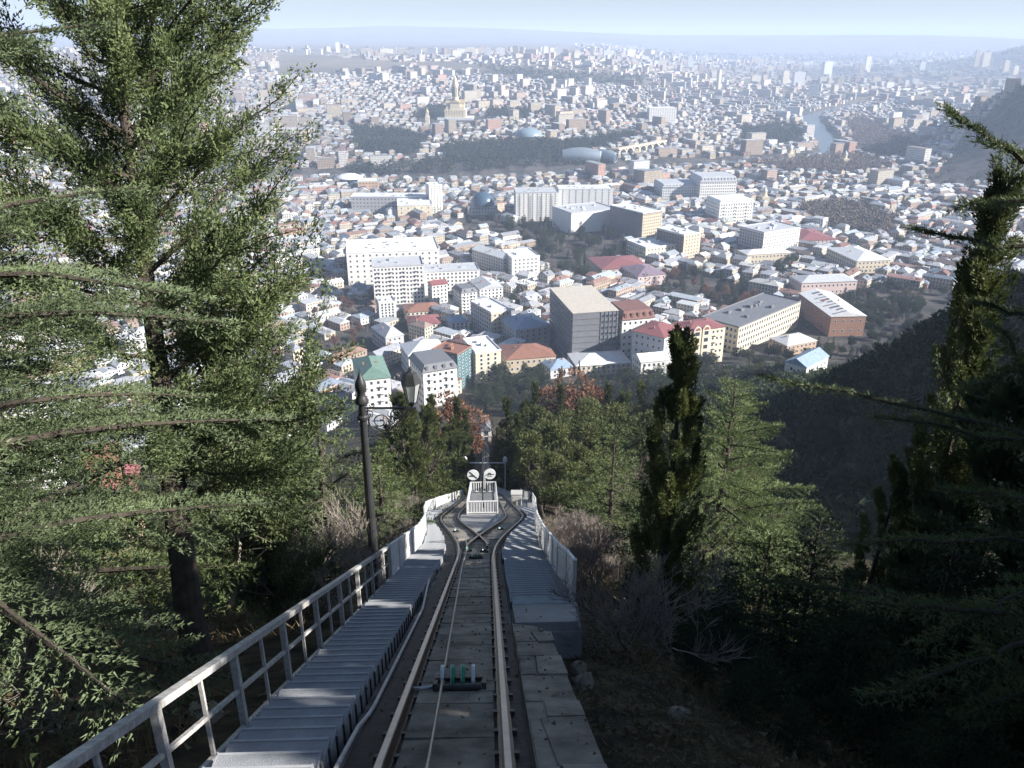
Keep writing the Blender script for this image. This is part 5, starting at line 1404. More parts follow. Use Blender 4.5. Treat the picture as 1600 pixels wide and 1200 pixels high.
# ---- thicket and ground cover near the line
def thicket():
    rs = np.random.RandomState(91)
    protos = [twiggy(92 + i, 2.6, 1.6, 4, 4, .05, .7, stems=4) for i in range(3)]
    spots = [(892, 30, 'pale bare shrub behind the right fence'), (905, 36, 'bare shrub at the bend of the right fence'), (915, 27, 'bare shrub between the fence and the dark cedar'), (935, 34, 'bare grey shrub left of the dark young cedar'), (900, 22, 'bare shrub below the right landing'), (945, 20, 'twisted bare shrub beside the cracked kerb'),
             (960, 26, 'bare shrub under the slender cypress'),  
              (606, 40, 'dry shrub outside the left slatted fence'), (622, 52, 'pinkish dry shrub by the left fence bend'), (640, 66, 'dry shrub at the far left fence'), (625, 30, 'dry shrub behind the lamp post foot'), 
             (480, 17, 'dry shrub above the railing near the younger cypress'), (893, 48, 'bare shrub by the far right fence'), (882, 56, 'dry shrub on the slope right of the loop'), (905, 44, 'pale twiggy shrub above the right fence'), (930, 50, 'bare shrub in front of the broad cedar'),
             (560, 22, 'dry shrub left of the lamp post foot'), (1000, 14, 'dead grey branches beside the kerb stones'), (100, 10, 'bare shrub in the dark lower left'),
             (896, 26, 'bare shrub against the right fence'), (892, 42, 'thin bare shrub outside the right fence'), (918, 40, 'tall bare shrub of the right thicket'), (895, 29, 'dense bare shrub of the right thicket'), (925, 23, 'bare shrub beneath the right thicket'), (955, 38, 'bare shrub behind the right thicket'), (975, 32, 'bare shrub beside the dark young cedar')]
    P = []
    for i, (px, Z, lab) in enumerate(spots):
        loc = gat(px, Z, -.1); k = i % 3
        if i < 3:
            T_, C_ = protos[i]
            r = thing('bare_shrub', lab, 'shrub', loc, i, 'bare shrubs along the line'); kids = [T_.build('stem', TWIG_GREY, r), C_.build('twig', TWIG_GREY, r)]
            tag(kids[1], kind='stuff'); KIDS[r.name] = kids; P.append(r)
        else:
            r = copy_thing(P[k], loc, i * 1.7, rs.uniform(.7, 1.15), lab)
    # dry grass and leafy ground cover
    n = 52000
    X = np.concatenate([rs.uniform(-26, -2.6, n // 2), rs.uniform(1.6, 26, n // 2)]); Y = rs.uniform(1, 1, n) * (3 + 70 * rs.rand(n) ** 1.6)
    X = X * (1 + Y / 90) + track_x(Y); Z = H(X, Y)
    u = X - track_x(Y)
    k = (np.abs(u) > np.interp(Y, [0, 12, 20, 60], [2.7, 2.8, 3.6, 5.0])) & (fbm(X, Y, .5) > -.25)
    X, Y, Z = X[k], Y[k], Z[k]; N = len(X)
    mb = MB(); P0 = np.column_stack([X, Y, Z - .03])
    mb.add(*blades(rs, rep(P0, 3) + rs.normal(0, .05, (N * 3, 3)) * [1, 1, 0], np.tile([0, 0, 1.0], (N * 3, 1)), .34, .028, .55))
    tag(mb.build('dry_grass', L_DRY), kind='stuff')
    k = rs.rand(N) < .55; P0 = P0[k] + rs.normal(0, .3, (k.sum(), 3)) * [1, 1, 0]; P0[:, 2] = H(P0[:, 0], P0[:, 1]) + .01
    mb = MB(); mb.add(*blades(rs, rep(P0, 3) + rs.normal(0, .2, (len(P0) * 3, 3)) * [1, 1, .1], rs.normal(0, 1, (len(P0) * 3, 3)) * [1, 1, .25], .13, .07, .2)); tag(mb.build('leaf_litter', L_DRY), kind='stuff')
    n = 9000; X = rs.uniform(1.35, 9.5, n); Y = 2.5 + 16 * rs.rand(n) ** 1.2; X = X + track_x(Y); Z = H(X, Y); k = fbm(X, Y, 1.3) > -.5; P0 = np.column_stack([X, Y, Z + .01])[k]
    mb = MB(); mb.add(*blades(rs, rep(P0, 3) + rs.normal(0, .08, (len(P0) * 3, 3)) * [1, 1, .15], rs.normal(0, 1, (len(P0) * 3, 3)) * [1, 1, .35], .075, .04, .2)); mb.add(*blades(rs, P0, rs.normal(0, 1, (len(P0), 3)) * [1, 1, .5], .38, .012, .2)); tag(mb.build('leaf_litter', L_DRY), kind='stuff')
    # low evergreen bushes in the shade
    n = 1100; X = np.concatenate([rs.uniform(-16, -4, 400), rs.uniform(4.5, 18, 700)]); Y = rs.uniform(5, 60, n); Z = H(X, Y)
    idx = np.repeat(np.arange(n), 60); u = nrm(rs.normal(0, 1, (len(idx), 3))) * (rs.uniform(.3, 1, len(idx)) ** .5)[:, None]
    sz = rs.uniform(.25, .75, n)[idx][:, None]
    mb = MB(); mb.add(*blades(rs, np.column_stack([X, Y, Z])[idx] + u * sz + [0, 0, .25], u + [0, 0, .5], .12, .05, .6)); tag(mb.build('undergrowth', L_DARK), kind='stuff')
    # stones beside the kerb
    stone = mat('pale_stone', (.25, .21, .16), rough=.9, var=.35, scale=4, bump=.6)
    for i, (px, py, s_, lab) in enumerate([(905, 1050, .24, 'upper of two pale rough stones beside the cracked kerb'), (910, 1074, .30, 'lower of two pale rough stones beside the cracked kerb'), (320, 1126, .42, 'flat grey stone at the foot of the big trunk'), (1060, 1120, .2, 'small stone on the shaded litter right of the kerb')]):
        g = G(px, py); b = np.random.RandomState(i); m = MB()
        n1 = 9; rows_ = []
        for th in np.linspace(.0, math.pi, 6): rows_.append((max(.02, math.sin(th)) * s_ * .6, -math.cos(th) * s_ * .38))
        m.lathe(rows_, (0, 0, .05), 7); V = m.V[0]; V *= 1 + b.normal(0, .17, V.shape)
        tag(m.build('stone', stone, loc=None), lab, 'stone', 'stones beside the line').location = g
    # pale dead sapling behind the railing
    loc = gat(368, 16, -.1)
    T_, C_ = MB(), MB()
    s0 = [at(362, 945, 16), at(370, 900, 16), at(375, 850, 16), at(370, 838, 16)]
    T_.tube([np.array(p) - np.array(loc) for p in s0], [.05, .045, .03, .015], 7)
    for a, b_, c in [((372, 890), (400, 872), (416, 858)), ((374, 862), (395, 858), (425, 855)), ((373, 900), (392, 893), (408, 880)), ((372, 840), (395, 835), (425, 848))]:
        C_.tube([at(*a, 16) - np.array(loc), at(*b_, 15.8) - np.array(loc), at(*c, 15.6) - np.array(loc)], [.02, .014, .006], 5, cap=False)
    r = thing('dead_sapling', 'pale dead sapling with forked branches behind the railing', 'sapling', loc); T_.build('trunk', BARK_PALE, r); C_.build('branch', BARK_PALE, r)
thicket()
# ================================================================== FUNICULAR LINE
CONC = mat('track_concrete', (.19, .17, .145), rough=.9, var=.55, scale=1.6, bump=.5, bscale=22, c2=(.06, .052, .044))
CONC_L = mat('slab_concrete', (.26, .235, .195), rough=.9, var=.5, scale=2.2, bump=.5, bscale=18, c2=(.09, .078, .062), orand=.18)
CONC_W = mat('walkway_concrete', (.29, .285, .28), rough=.9, var=.25, scale=2.0, bump=.4, bscale=14)
OIL = mat('oily_gutter', (.035, .030, .026), rough=.7, var=.6, scale=3, bump=.6)
STEEL = mat('rail_steel', (.06, .05, .043), rough=.38, var=.35, scale=4, metal=.8, c2=(.05, .035, .025))
STEEL_TOP = mat('rail_head_steel', (.32, .315, .31), rough=.35, var=.2, scale=6, metal=.9)
GALV = mat('step_plate', (.35, .36, .375), rough=.5, var=.22, scale=5, bump=.5, bscale=90, metal=.25)
LIT_EDGE = mat('step_lit_edge', (.42, .43, .44), rough=.5, var=.3, scale=3, metal=.2)  # lighter strip added to stand for the lit edge of each tread
PAINT = mat('railing_paint', (.56, .56, .55), rough=.55, var=.25, scale=16, metal=.15, c2=(.33, .29, .25), bump=.3, bscale=60)
FENCE = mat('fence_paint', (.66, .66, .65), rough=.6, var=.2, scale=4, orand=.08)
BLACK = mat('lamp_iron', (.035, .036, .038), rough=.42, var=.3, scale=6, spec=.5)
DARKM = mat('dark_iron', (.045, .045, .05), rough=.55, var=.4, scale=5)
SIGNW = mat('sign_white', (.80, .80, .80), rough=.5, var=.05)
SIGNB = mat('sign_black', (.03, .03, .03), rough=.6, var=.1)
GREEN = mat('pulley_green', (.03, .30, .17), rough=.45, var=.25, scale=8)
PULW = mat('pulley_rim', (.60, .63, .64), rough=.4, var=.2, scale=10, metal=.3)
C_ = lambda v: (lambda s: v)
def inner_left(s): return -off(s) + .5
def srange(a, b, st): return np.linspace(a, b, max(2, int((b - a) / st) + 1))
def build_track():
    # bed of the line
    mb = MB(); s = srange(-14, 150, 1.2)
    mb.sweep(s, lambda s: ([-off(s) - .92, off(s) + .72, off(s) + .72, -off(s) - .92], [-1.6, -1.6, -.02, -.02]))
    bed = tag(mb.build('track_bed', CONC), kind='structure')
    mb = MB(); s = srange(149.5, S_END, 3)
    mb.sweep(s, lambda s: ([-1.2 + 0 * s, 1.2 + 0 * s, 1.2 + 0 * s, -1.2 + 0 * s], [-1.6, -1.6, -.03, -.03])); mb.build('lower_bed', CONC, bed)
    # concrete slabs between the rails, one by one
    rs = np.random.RandomState(7)
    pos = -12.0
    n = 0
    while pos < 108:
        L = rs.uniform(.75, 1.15) if pos < 40 else 1.8
        cs = [0] if pos < 31 else [-1, 1]
        for c in cs:
            ss = np.array([pos + .02, pos + L - .02]); o = c * off(ss)
            if c == 0:
                wl, wr = -.40, .40
            else: wl, wr = -.40, .40
            dz = rs.uniform(-.008, .012); tl = rs.uniform(-.008, .008)
            m = MB(); m.sweep(ss, lambda s: ([o + wl, o + wr, o + wr, o + wl], [-.1, -.1, .025 + dz + tl, .025 + dz - tl]))
            m.build('concrete_slab', CONC_L, bed); n += 1
        pos += L
    # dark oily gutters beside the rails
    s = srange(-14, 26, 1)
    for nm, a, b_ in (('gutter', .56, .70), ('gutter', -.84, -.57)):
        m = MB(); m.sweep(s, lambda s: ([a + 0 * s - (off(s) if a < 0 else -off(s)), b_ + 0 * s - (off(s) if a < 0 else -off(s)), b_ + 0 * s - (off(s) if a < 0 else -off(s)), a + 0 * s - (off(s) if a < 0 else -off(s))], [-.1, -.1, -.012, -.012])); m.build(nm, OIL, bed)
    # central wedge of the loop
    m = MB(); s = srange(37, 108, 1.2)
    m.sweep(s, lambda s: ([-off(s) + .62, off(s) - .62, off(s) - .62, -off(s) + .62], [-.2, -.2, .02, .02])); tag(m.build('loop_paving', CONC_W, bed))
    # rails
    tr = thing('funicular_track', 'pair of steel rails parting into a passing loop down the slope', 'railway track', T(0, 0, 0))
    def rail(s, uf, up=0.0):
        m = MB()
        for hw, v0, v1, mi in ((.065, .0, .018, 0), (.012, .016, .10, 0), (.034, .098, .128, 0), (.026, .127, .135, 1)):
            m.sweep(s, lambda s: ([uf(s) - hw, uf(s) + hw, uf(s) + hw, uf(s) - hw], [v0 + up, v0 + up, v1 + up, v1 + up]), mi)
        o = m.build('rail', [STEEL, STEEL_TOP], tr, loc=T(0, 0, 0)); o.location = (0, 0, 0)
    rail(srange(-14, S_END, .8), lambda s: -.5 - off(s)); rail(srange(-14, S_END, .8), lambda s: .5 + off(s))
    # inner rails start beyond the gaps and cross
    s1 = srange(28.0, 132, .6)
    rail(s1, lambda s: -off(s) + .5); rail(s1, lambda s: off(s) - .5)
    for sg in (-1, 1):                                                 # check rails at the crossing
        m = MB(); s = srange(27.5, 31.5, .4)
        m.sweep(s, lambda s: ([sg * (.36 - off(s) * .25) - .03 + 0 * s, sg * (.36 - off(s) * .25) + .03 + 0 * s, sg * (.36 - off(s) * .25) + .03 + 0 * s, sg * (.36 - off(s) * .25) - .03 + 0 * s], [.0, .0, .12, .12])); o = m.build('check_rail', STEEL, tr, loc=T(0, 0, 0)); o.location = (0, 0, 0)
    # rail clips, all along
    m = MB()
    for s_ in np.arange(-4, 60, .62):
        for u in (-.5 - off(s_), .5 + off(s_)):
            for e in (-.085, .085):
                p = T(s_, float(u) + e, .018); m.bar(p - D3 * .04, p + D3 * .04, .045, .03, up=N3)
    o = m.build('rail_clip', DARKM, tr, loc=T(0, 0, 0)); o.location = (0, 0, 0); tag(o, kind='stuff')
    # cable
    m = MB(); s = srange(-14, 130, .8)
    uc = np.where(s < 22, np.interp(s, [-14, 6.9, 20, 22], [-.1, -.12, -.29, -.31]), -off(s) - .12 + (-.19) * (1 - smooth((s - 22) / 12)))
    P = T(s, uc, .13 + .0 * s); m.tube(P, .016, 6); tag(m.build('haul_cable', mat('cable_steel', (.30, .29, .28), rough=.45, metal=.7, var=.2, scale=30)), 'thin steel haul cable running between the rails', 'cable')
build_track()

def pulley(s0, u0_, lab, wide=.44, nd=4, R=.15, full=True):
    p = T(s0, u0_, .0); r = thing('cable_pulley', lab, 'cable pulley', p, 0, 'cable pulleys between the rails')
    loc = lambda q: q - p
    ax = L3
    for i in range(nd):
        c = T(s0, u0_ - wide / 2 + .05 + (wide - .1) * i / max(1, nd - 1), .10)
        m = MB(); m.tube([c - ax * .012, c + ax * .012], [R, R], 22); m.tube([c - ax * .02, c - ax * .0125], [R * 1.03] * 2, 22)
        m.V = [v - p for v in m.V]; m.build('pulley_disc', GREEN if i in (1, 2) else PULW, r)
        m = MB(); m.tube([c - ax * .03, c - ax * .02], [R * 1.05, R * .98], 22); m.V = [v - p for v in m.V]; m.build('rim', PULW, r)
    m = MB()
    a, b_ = T(s0 - R - .07, u0_ - wide / 2 - .03, .06), T(s0 - R - .07, u0_ + wide / 2 + .03, .06); m.tube([a, b_], [.035, .035], 8)
    a2, b2 = T(s0 + R + .06, u0_ - wide / 2 - .03, .05), T(s0 + R + .06, u0_ + wide / 2 + .03, .05); m.tube([a2, b2], [.03, .03], 8)
    for u in (u0_ - wide / 2 - .03, u0_ + wide / 2 + .06): m.bar(T(s0 - R - .08, u, .06), T(s0 + R + .08, u, .06), .05, .09, up=N3)
    m.V = [v - p for v in m.V]; m.build('frame', DARKM, r)
    m = MB(); m.tube([T(s0, u0_ - wide / 2 - .04, .10), T(s0, u0_ + wide / 2 + .05, .10)], [.022] * 2, 8); m.V = [v - p for v in m.V]; m.build('axle', STEEL, r)
    if full:
        m = MB()                                               # curved guide plate at its left
        P = [T(s0 - .02 + .0, u0_ - wide / 2 - .20 + .16 * math.cos(a) * 1.0, .045) + D3 * (-.13 * math.sin(a)) for a in np.linspace(.1, 3.1, 9)]
        m.tube(P, .018, 6); m.V = [v - p for v in m.V]; m.build('guide_plate', PULW, r)
        m = MB(); m.hexa(np.array([T(a, b_, c) - p for a, b_, c in [(s0 - .26, .27 - .02, .0), (s0 - .26, .42, .0), (s0 + .2, .42, .0), (s0 + .2, .25, .0), (s0 - .26, .25, .035), (s0 - .26, .42, .035), (s0 + .2, .42, .035), (s0 + .2, .25, .035)]])); m.build('cover_plate', CONC_L, r)
pulley(9.45, .02, 'green and white cable pulley set in the trackbed between the near rails')
pulley(26.5, -.30, 'small pale cable pulley at the left side of the switch', .12, 2, .08, False)
pulley(26.2, .22, 'small pale cable pulley at the right side of the switch', .12, 2, .08, False)
pulley(24.2, -.02, 'low pulley pair just above the switch', .26, 3, .07, False)
pulley(36.5, -1.05, 'cable pulley on the left branch of the loop', .14, 2, .08, False)
pulley(37.5, .9, 'cable pulley on the right branch of the loop', .14, 2, .08, False)

EDGE_L = lambda s: np.interp(s, [-20, 19, 28, 36, 45, 58, 72, 100, 128, 150], [-1.86, -1.86, -1.9, -2.3, -3.05, -3.9, -3.9, -3.5, -2.9, -1.6])
EDGE_R = lambda s: np.interp(s, [-20, 12, 13.5, 16, 18.5, 26, 35, 50, 62, 87, 120, 150], [1.5, 1.6, 1.72, 1.95, 1.9, 2.05, 2.4, 3.2, 3.9, 5.0, 5.0, 1.6])
INL = lambda s: -off(s) - .92
INR = lambda s: off(s) + .74
def build_walks():
    # solid flights below the steps
    m = MB(); s = srange(-14, 150, 1.0); m.sweep(s, lambda s: ([EDGE_L(s) - .12, INL(s) + .01, INL(s) + .01, EDGE_L(s) - .12], [-2.4, -2.4, -.10, -.10])); wl = tag(m.build('walkway', CONC_W), kind='structure')
    m = MB(); s = srange(13.2, 150, .9); m.sweep(s, lambda s: ([INR(s), EDGE_R(s) + .12, EDGE_R(s) + .12, INR(s)], [-2.6, -2.6, -.10, -.10])); wr = tag(m.build('walkway', CONC_W), kind='structure')
    # right kerb slab with a rounded lower end
    s = np.concatenate([srange(-14, 12.2, .6), np.linspace(12.4, 13.1, 6)])
    edge = lambda s: np.where(s < 12.2, 1.27 + 0 * s, .74 + .53 * np.sqrt(np.clip(1 - ((s - 12.2) / .92) ** 2, 0, 1)))
    m = MB(); m.sweep(s, lambda s: ([.722 + 0 * s, edge(s), edge(s) - .02, .722 + 0 * s], [-2.2, -2.2, .05, .06])); ks = tag(m.build('kerb', CONC_L), kind='structure')
    rs = np.random.RandomState(3); pos = -8.0
    while pos < 12.2:                                               # broken paving pieces on the kerb
        L = rs.uniform(.5, 1.5); sp = rs.uniform(.88, 1.08); sp2 = sp + rs.uniform(-.07, .07)
        for a0, a1, b0, b1 in ((.735, .735, sp - .012, sp2 - .012), (sp + .012, sp2 + .012, 1.262, 1.262)):
            if rs.rand() < .12: continue
            m = MB(); z = rs.uniform(.070, .088); e = min(pos + L - .018, 12.3)
            m.hexa(np.array([T(pos, a0, .02), T(pos, b0, .02), T(e + rs.uniform(-.04, 0), b1, .02), T(e, a1, .02), T(pos, a0, z), T(pos, b0, z + rs.uniform(-.006, .006)), T(e + rs.uniform(-.04, 0), b1, z), T(e, a1, z + rs.uniform(-.006, .006))]))
            m.build('paving_piece', CONC_L, ks)
        pos += L
    # steps: level treads
    rise = .330
    h_d = np.array([D3[0], D3[1], 0]) / np.linalg.norm(D3[:2])
    def step(s0, ul, ur, par, mesh_cache, end_side):
        p = T(s0, (ul + ur) / 2, .0)
        w = round(float(ur - ul), 1); key = (w, end_side)
        if key not in mesh_cache:
            m = MB(); dr = rise * -D3[2]; dn = rise * math.hypot(D3[0], D3[1])
            m.bar(L3 * (-w / 2) + h_d * (dn / 2 + .012) + np.array([0, 0, .03]), L3 * (w / 2) + h_d * (dn / 2 + .012) + np.array([0, 0, .03]), dn - .004, .03, up=(0, 0, 1))
            m.bar(L3 * (-w / 2) + h_d * (dn + .004) + np.array([0, 0, .050]), L3 * (w / 2) + h_d * (dn + .004) + np.array([0, 0, .050]), .022, .012, up=(0, 0, 1), mi=1)
            m.bar(L3 * (-w / 2) + h_d * (dn + .02) + np.array([0, 0, .03 - dr / 2]), L3 * (w / 2) + h_d * (dn + .02) + np.array([0, 0, .03 - dr / 2]), .012, dr, up=(0, 0, 1)) if False else None
            V = [L3 * a * w / 2 + h_d * b_ + np.array([0, 0, c]) for a, b_, c in [(-1, dn + .012, -dr - .05), (1, dn + .012, -dr - .05), (1, dn + .03, -dr - .05), (-1, dn + .03, -dr - .05), (-1, dn + .012, .012), (1, dn + .012, .012), (1, dn + .03, .012), (-1, dn + .03, .012)]]
            m.hexa(np.array(V))
            for sg in (-1, 1):
                V = [L3 * (sg * (w / 2 + .006) + a) + h_d * b_ + np.array([0, 0, c]) for a, b_, c in [(-.006, -.02, -.30), (.006, -.02, -.30), (.006, dn + .03, -.30), (-.006, dn + .03, -.30), (-.006, -.02, .05), (.006, -.02, .05), (.006, dn + .03, .05), (-.006, dn + .03, .05)]]
                m.hexa(np.array(V))
            mesh_cache[key] = m.build('step', [GALV, LIT_EDGE], link=False)
        link_obj('step', mesh_cache[key], par, p)
    mc = {}
    st = thing('staircase', 'grey metal staircase with many steps beside the left railing', 'staircase', T(0, -1.4, 0)); st.location = (0, 0, 0)
    for i in range(190):
        s0 = -3 + i * rise
        step(s0, float(EDGE_L(s0)) + .06, float(INL(s0)) - .04, st, mc, -1)
    st2 = thing('staircase', 'grey metal staircase on the right side of the passing loop', 'staircase', T(0, 1.4, 0)); st2.location = (0, 0, 0)
    mc = {}
    for i in range(140):
        s0 = 15.2 + i * rise
        step(s0, float(INR(s0)) + .05, float(EDGE_R(s0)) - .06, st2, mc, 1)
    # landing at the head of the right flight
    m = MB(); m.hexa(np.array([T(13.3, .78, -.5), T(13.3, 1.78, -.5), T(15.3, 1.92, -.5), T(15.3, .78, -.5), T(13.3, .78, .04), T(13.3, 1.78, .04), T(15.3, 1.92, .04), T(15.3, .78, .04)])); m.build('landing', CONC_W, wr)
    # posts along the inner side of the steps
    m0 = MB(); m0.bar((0, 0, -.12), (0, 0, .15), .018); me = m0.build('cable_post', DARKM, link=False)
    fr = thing('conduit_bracket_row', 'row of thin dark posts along the steps holding the pipe', 'posts', T(0, -.93, 0)); fr.location = (0, 0, 0)
    for i in range(44): link_obj('post', me, fr, T(2 + i * .33, -.925, .05))
    m = MB(); s = srange(-10, 24, .25); uu = np.interp(s, [-10, 7.2, 8.0, 8.6, 15, 17, 19, 24], [-.86, -.86, -.87, -.82, -.82, -.90, -.98, -1.02]) - off(s); vv = np.interp(s, [-10, 7.2, 8.2, 15, 18, 24], [.04, .05, .02, .03, .10, .06])
    m.tube(T(s, uu, vv), .021, 7); tag(m.build('conduit_pipe', PAINT), 'pale conduit pipe running along the foot of the steps', 'pipe')
build_walks()

def fallen_leaves():
    rs = np.random.RandomState(8); n = 1500
    s = 3 + 50 * rs.rand(n) ** 1.7; u = rs.uniform(-1.85, 1.25, n)
    k = np.abs(np.abs(u) - .5) > .12; s, u = s[k], u[k]
    v = np.where(np.abs(u) < .42, .05, np.where(u > .74, .092, np.where(u < -.93, .11, .0)))
    P = T(s, u, v); m = MB(); m.add(*blades(rs, P, rs.normal(0, 1, (len(P), 1)) * L3 + rs.normal(0, 1, (len(P), 1)) * D3, .042, .030, .3))
    tag(m.build('fallen_leaf', L_DRY), kind='stuff')
fallen_leaves()
def build_railing():
    r = thing('railing', 'pale grey open steel railing along the stairs', 'railing', T(0, -1.9, 0)); r.location = (0, 0, 0)
    u, vt, vb = -1.9, .82, .07
    Z = np.array([0, 0, 1.0])
    up = lambda s, f: T(s, u, vb) + Z * f
    hgt = (vt - vb) * N3[2] ** -1 + .0
    Hh = (T(10, u, vt) - T(10, u, vb)); Hh = (vt - vb) / N3[2]
    s0, s1 = -6.0, 19.3
    m = MB(); m.bar(up(s0, Hh), up(s1, Hh), .075, .06); m.build('top_rail', PAINT, r)
    m = MB(); m.bar(up(s0, Hh * .5), up(s1, Hh * .5), .035, .035); m.build('middle_rail', PAINT, r)
    m = MB(); m.bar(up(s0, 0), up(s1, 0), .045, .045); m.build('bottom_rail', PAINT, r)
    mp = MB(); mp.bar((0, 0, -.32), (0, 0, Hh - .03), .06, .06); mp = mp.build('post', PAINT, link=False)
    mbz = MB(); mbz.bar((0, 0, .0), (0, 0, Hh - .03), .03, .03); mbz = mbz.build('baluster', PAINT, link=False)
    s = s0 + .2; i = 0
    while s < s1:
        link_obj('post' if i % 2 == 0 else 'baluster', mp if i % 2 == 0 else mbz, r, up(s, 0)); s += .86; i += 1
build_railing()
def slat_fence(name, lab, uf, s0, s1, h=.95, pw=1.9, solid=False):
    r = thing(name, lab, 'fence', T(s0, uf(np.array([s0]))[0], 0)); r.location = (0, 0, 0)
    s = s0; Z = np.array([0, 0, 1.0])
    while s < s1 - .2:
        e = min(s + pw, s1); a, b_ = T(s, float(uf(s)), .02), T(e, float(uf(e)), .02)
        d = b_ - a; hd = np.array([d[0], d[1], 0]); hd /= np.linalg.norm(hd); nn = np.array([-hd[1], hd[0], 0])
        m = MB(); m.bar(a + Z * (h), b_ + Z * (h), .055, .05); m.bar(a + Z * .10, b_ + Z * .10, .04, .04); m.bar(a + Z * (h - .14), b_ + Z * (h - .14), .03, .03)
        m.bar(a - Z * .25, a + Z * (h + .03), .07, .07, up=(hd[0], hd[1], 0))
        f = m.build('fence_frame', FENCE, r)
        m = MB(); n = 12
        for q in range(n):
            c = a + d * (q + .7) / (n + .4); m.bar(c + Z * .09, c + Z * (h - .02), .085, .018, up=(nn[0], nn[1], 0))
        tag(m.build('slat', FENCE, f), kind='stuff')
        s = e
    return r
slat_fence('slatted_fence', 'white slatted metal fence curving round the left side of the loop', lambda s: EDGE_L(s) - .02, 19.4, 118)
slat_fence('slatted_fence', 'pale slatted metal fence along the right stairs of the loop', lambda s: EDGE_R(s) + .02, 15.2, 118)
def island():
    s0, s1 = 54.5, 66.0
    r = thing('fenced_platform', 'small fenced platform between the two tracks of the loop', 'platform', T(s0, 0, 0)); r.location = (0, 0, 0)
    w = 1.0
    def P(s, u, v): return T(s, u, v + 1.2 * (s - s0) / (s1 - s0))
    m = MB(); m.hexa(np.array([P(s0, -w, -.4), P(s0, w, -.4), P(s1, w, -1.4), P(s1, -w, -1.4), P(s0, -w, .06), P(s0, w, .06), P(s1, w, .06), P(s1, -w, .06)])); m.build('deck', CONC_W, r)
    Z = np.array([0, 0, 1.0]); h = .95
    for a, b_ in (((s0, -w), (s0, w)), ((s0, w), (s1, w)), ((s1, w), (s1, -w)), ((s1, -w), (s0, -w))):
        A, B_ = P(a[0], a[1], .06), P(b_[0], b_[1], .06); d = B_ - A; L = np.linalg.norm(d); hd = np.array([d[0], d[1], 0]); hd /= np.linalg.norm(hd); nn = (-hd[1], hd[0], 0)
        m = MB(); m.bar(A + Z * h, B_ + Z * h, .06); m.bar(A + Z * .1, B_ + Z * .1, .05); m.bar(A, A + Z * (h + .03), .07, up=nn)
        f = m.build('fence_panel', FENCE, r); m = MB(); n = int(L / .17)
        for q in range(n):
            c = A + d * (q + .5) / n; m.bar(c + Z * .1, c + Z * h, .07, .016, up=nn)
        tag(m.build('slat', FENCE, f), kind='stuff')
    # signal pole with the two discs
    b0 = P(57.5, .02, .06)
    r = thing('signal_pole', 'dark signal pole with two round white track discs on the loop platform', 'signal', b0)
    m = MB(); m.tube([(0, 0, 0), (0, 0, 3.9)], [.055, .045], 10); m.tube([(0, 0, 0), (0, 0, .3)], [.10, .09], 10); m.build('pole', DARKM, r)
    m = MB(); m.box((.14, -.03, 2.05), (.13, .12, 1.0)); m.build('cable_box', PAINT, r)
    zc = 2.62
    for sx, dz in ((-.64, -.03), (.50, .05)):
        m = MB(); m.tube([(sx, -.06, zc + dz), (sx, -.02, zc + dz)], [.40, .40], 28); d = m.build('signal_disc', SIGNW, r)
        m = MB(); Y = -.068
        if sx < 0:
            m.bar((sx - .24, Y, zc + dz + .24), (sx + .27, Y, zc + dz - .26), .075, .014, up=(0, 1, 0)); m.bar((sx - .27, Y - .004, zc + dz - .09), (sx + .12, Y - .004, zc + dz - .09), .05, .01, up=(0, 1, 0)); m.bar((sx - .18, Y - .008, zc + dz - .02), (sx - .02, Y - .008, zc + dz - .08), .04, .008, up=(0, 1, 0))
        else:
            m.bar((sx - .28, Y, zc + dz - .08), (sx + .30, Y, zc + dz - .02), .05, .014, up=(0, 1, 0)); m.bar((sx - .13, Y - .004, zc + dz - .02), (sx - .02, Y - .004, zc + dz + .10), .06, .01, up=(0, 1, 0)); m.bar((sx - .02, Y - .008, zc + dz + .10), (sx + .10, Y - .008, zc + dz + .0), .06, .008, up=(0, 1, 0)); m.bar((sx - .18, Y, zc + dz - .20), (sx + .16, Y, zc + dz - .16), .035, .012, up=(0, 1, 0))
        m.build('track_symbol', SIGNB, d)
    m = MB(); m.bar((-.7, 0, zc), (.55, 0, zc + .02), .04); m.build('cross_arm', DARKM, r)
    # switch cabinet at the far right end, lower gantry
    c = T(76, 3.0, .0); r = thing('switch_cabinet', 'small pale cabinet at the far right end of the loop', 'cabinet', c)
    m = MB(); m.box((0, 0, .55), (.95, .7, 1.3)); m.build('body', FENCE, r); m = MB(); m.box((0, 0, 1.23), (1.05, .8, .07)); m.build('lid', PAINT, r); m = MB(); m.box((0, -.356, .55), (.8, .02, 1.0)); m.build('door', PAINT, r)
    c = T(84, 3.6, 0); r = thing('switch_cabinet', 'dark post like cabinet beside the pale one', 'cabinet', c); m = MB(); m.box((0, 0, .5), (.4, .4, 1.2)); m.build('body', DARKM, r); m = MB(); m.box((0, 0, 1.12), (.5, .5, .06)); m.build('lid', PAINT, r)
    c = T(135, 0, 0); r = thing('cable_gantry', 'thin steel gantry with lamps across the line below the loop', 'gantry', c)
    m = MB(); m.tube([(-3.2, 0, -1), (-3.2, 0, 5)], [.1, .1], 8); m.build('post', FENCE, r); m = MB(); m.tube([(3.2, 0, -1), (3.2, 0, 5)], [.1, .1], 8); m.build('post', FENCE, r)
    m = MB(); m.bar((-3.4, 0, 5), (3.4, 0, 5), .14); m.build('beam', FENCE, r)
    for x in (-3.2, 3.2): m = MB(); m.lathe([(.02, 6.2), (.3, 5.9), (.35, 5.3), (.12, 5.05)], (x, 0, 0), 10); m.build('lamp', SIGNW, r)
island()

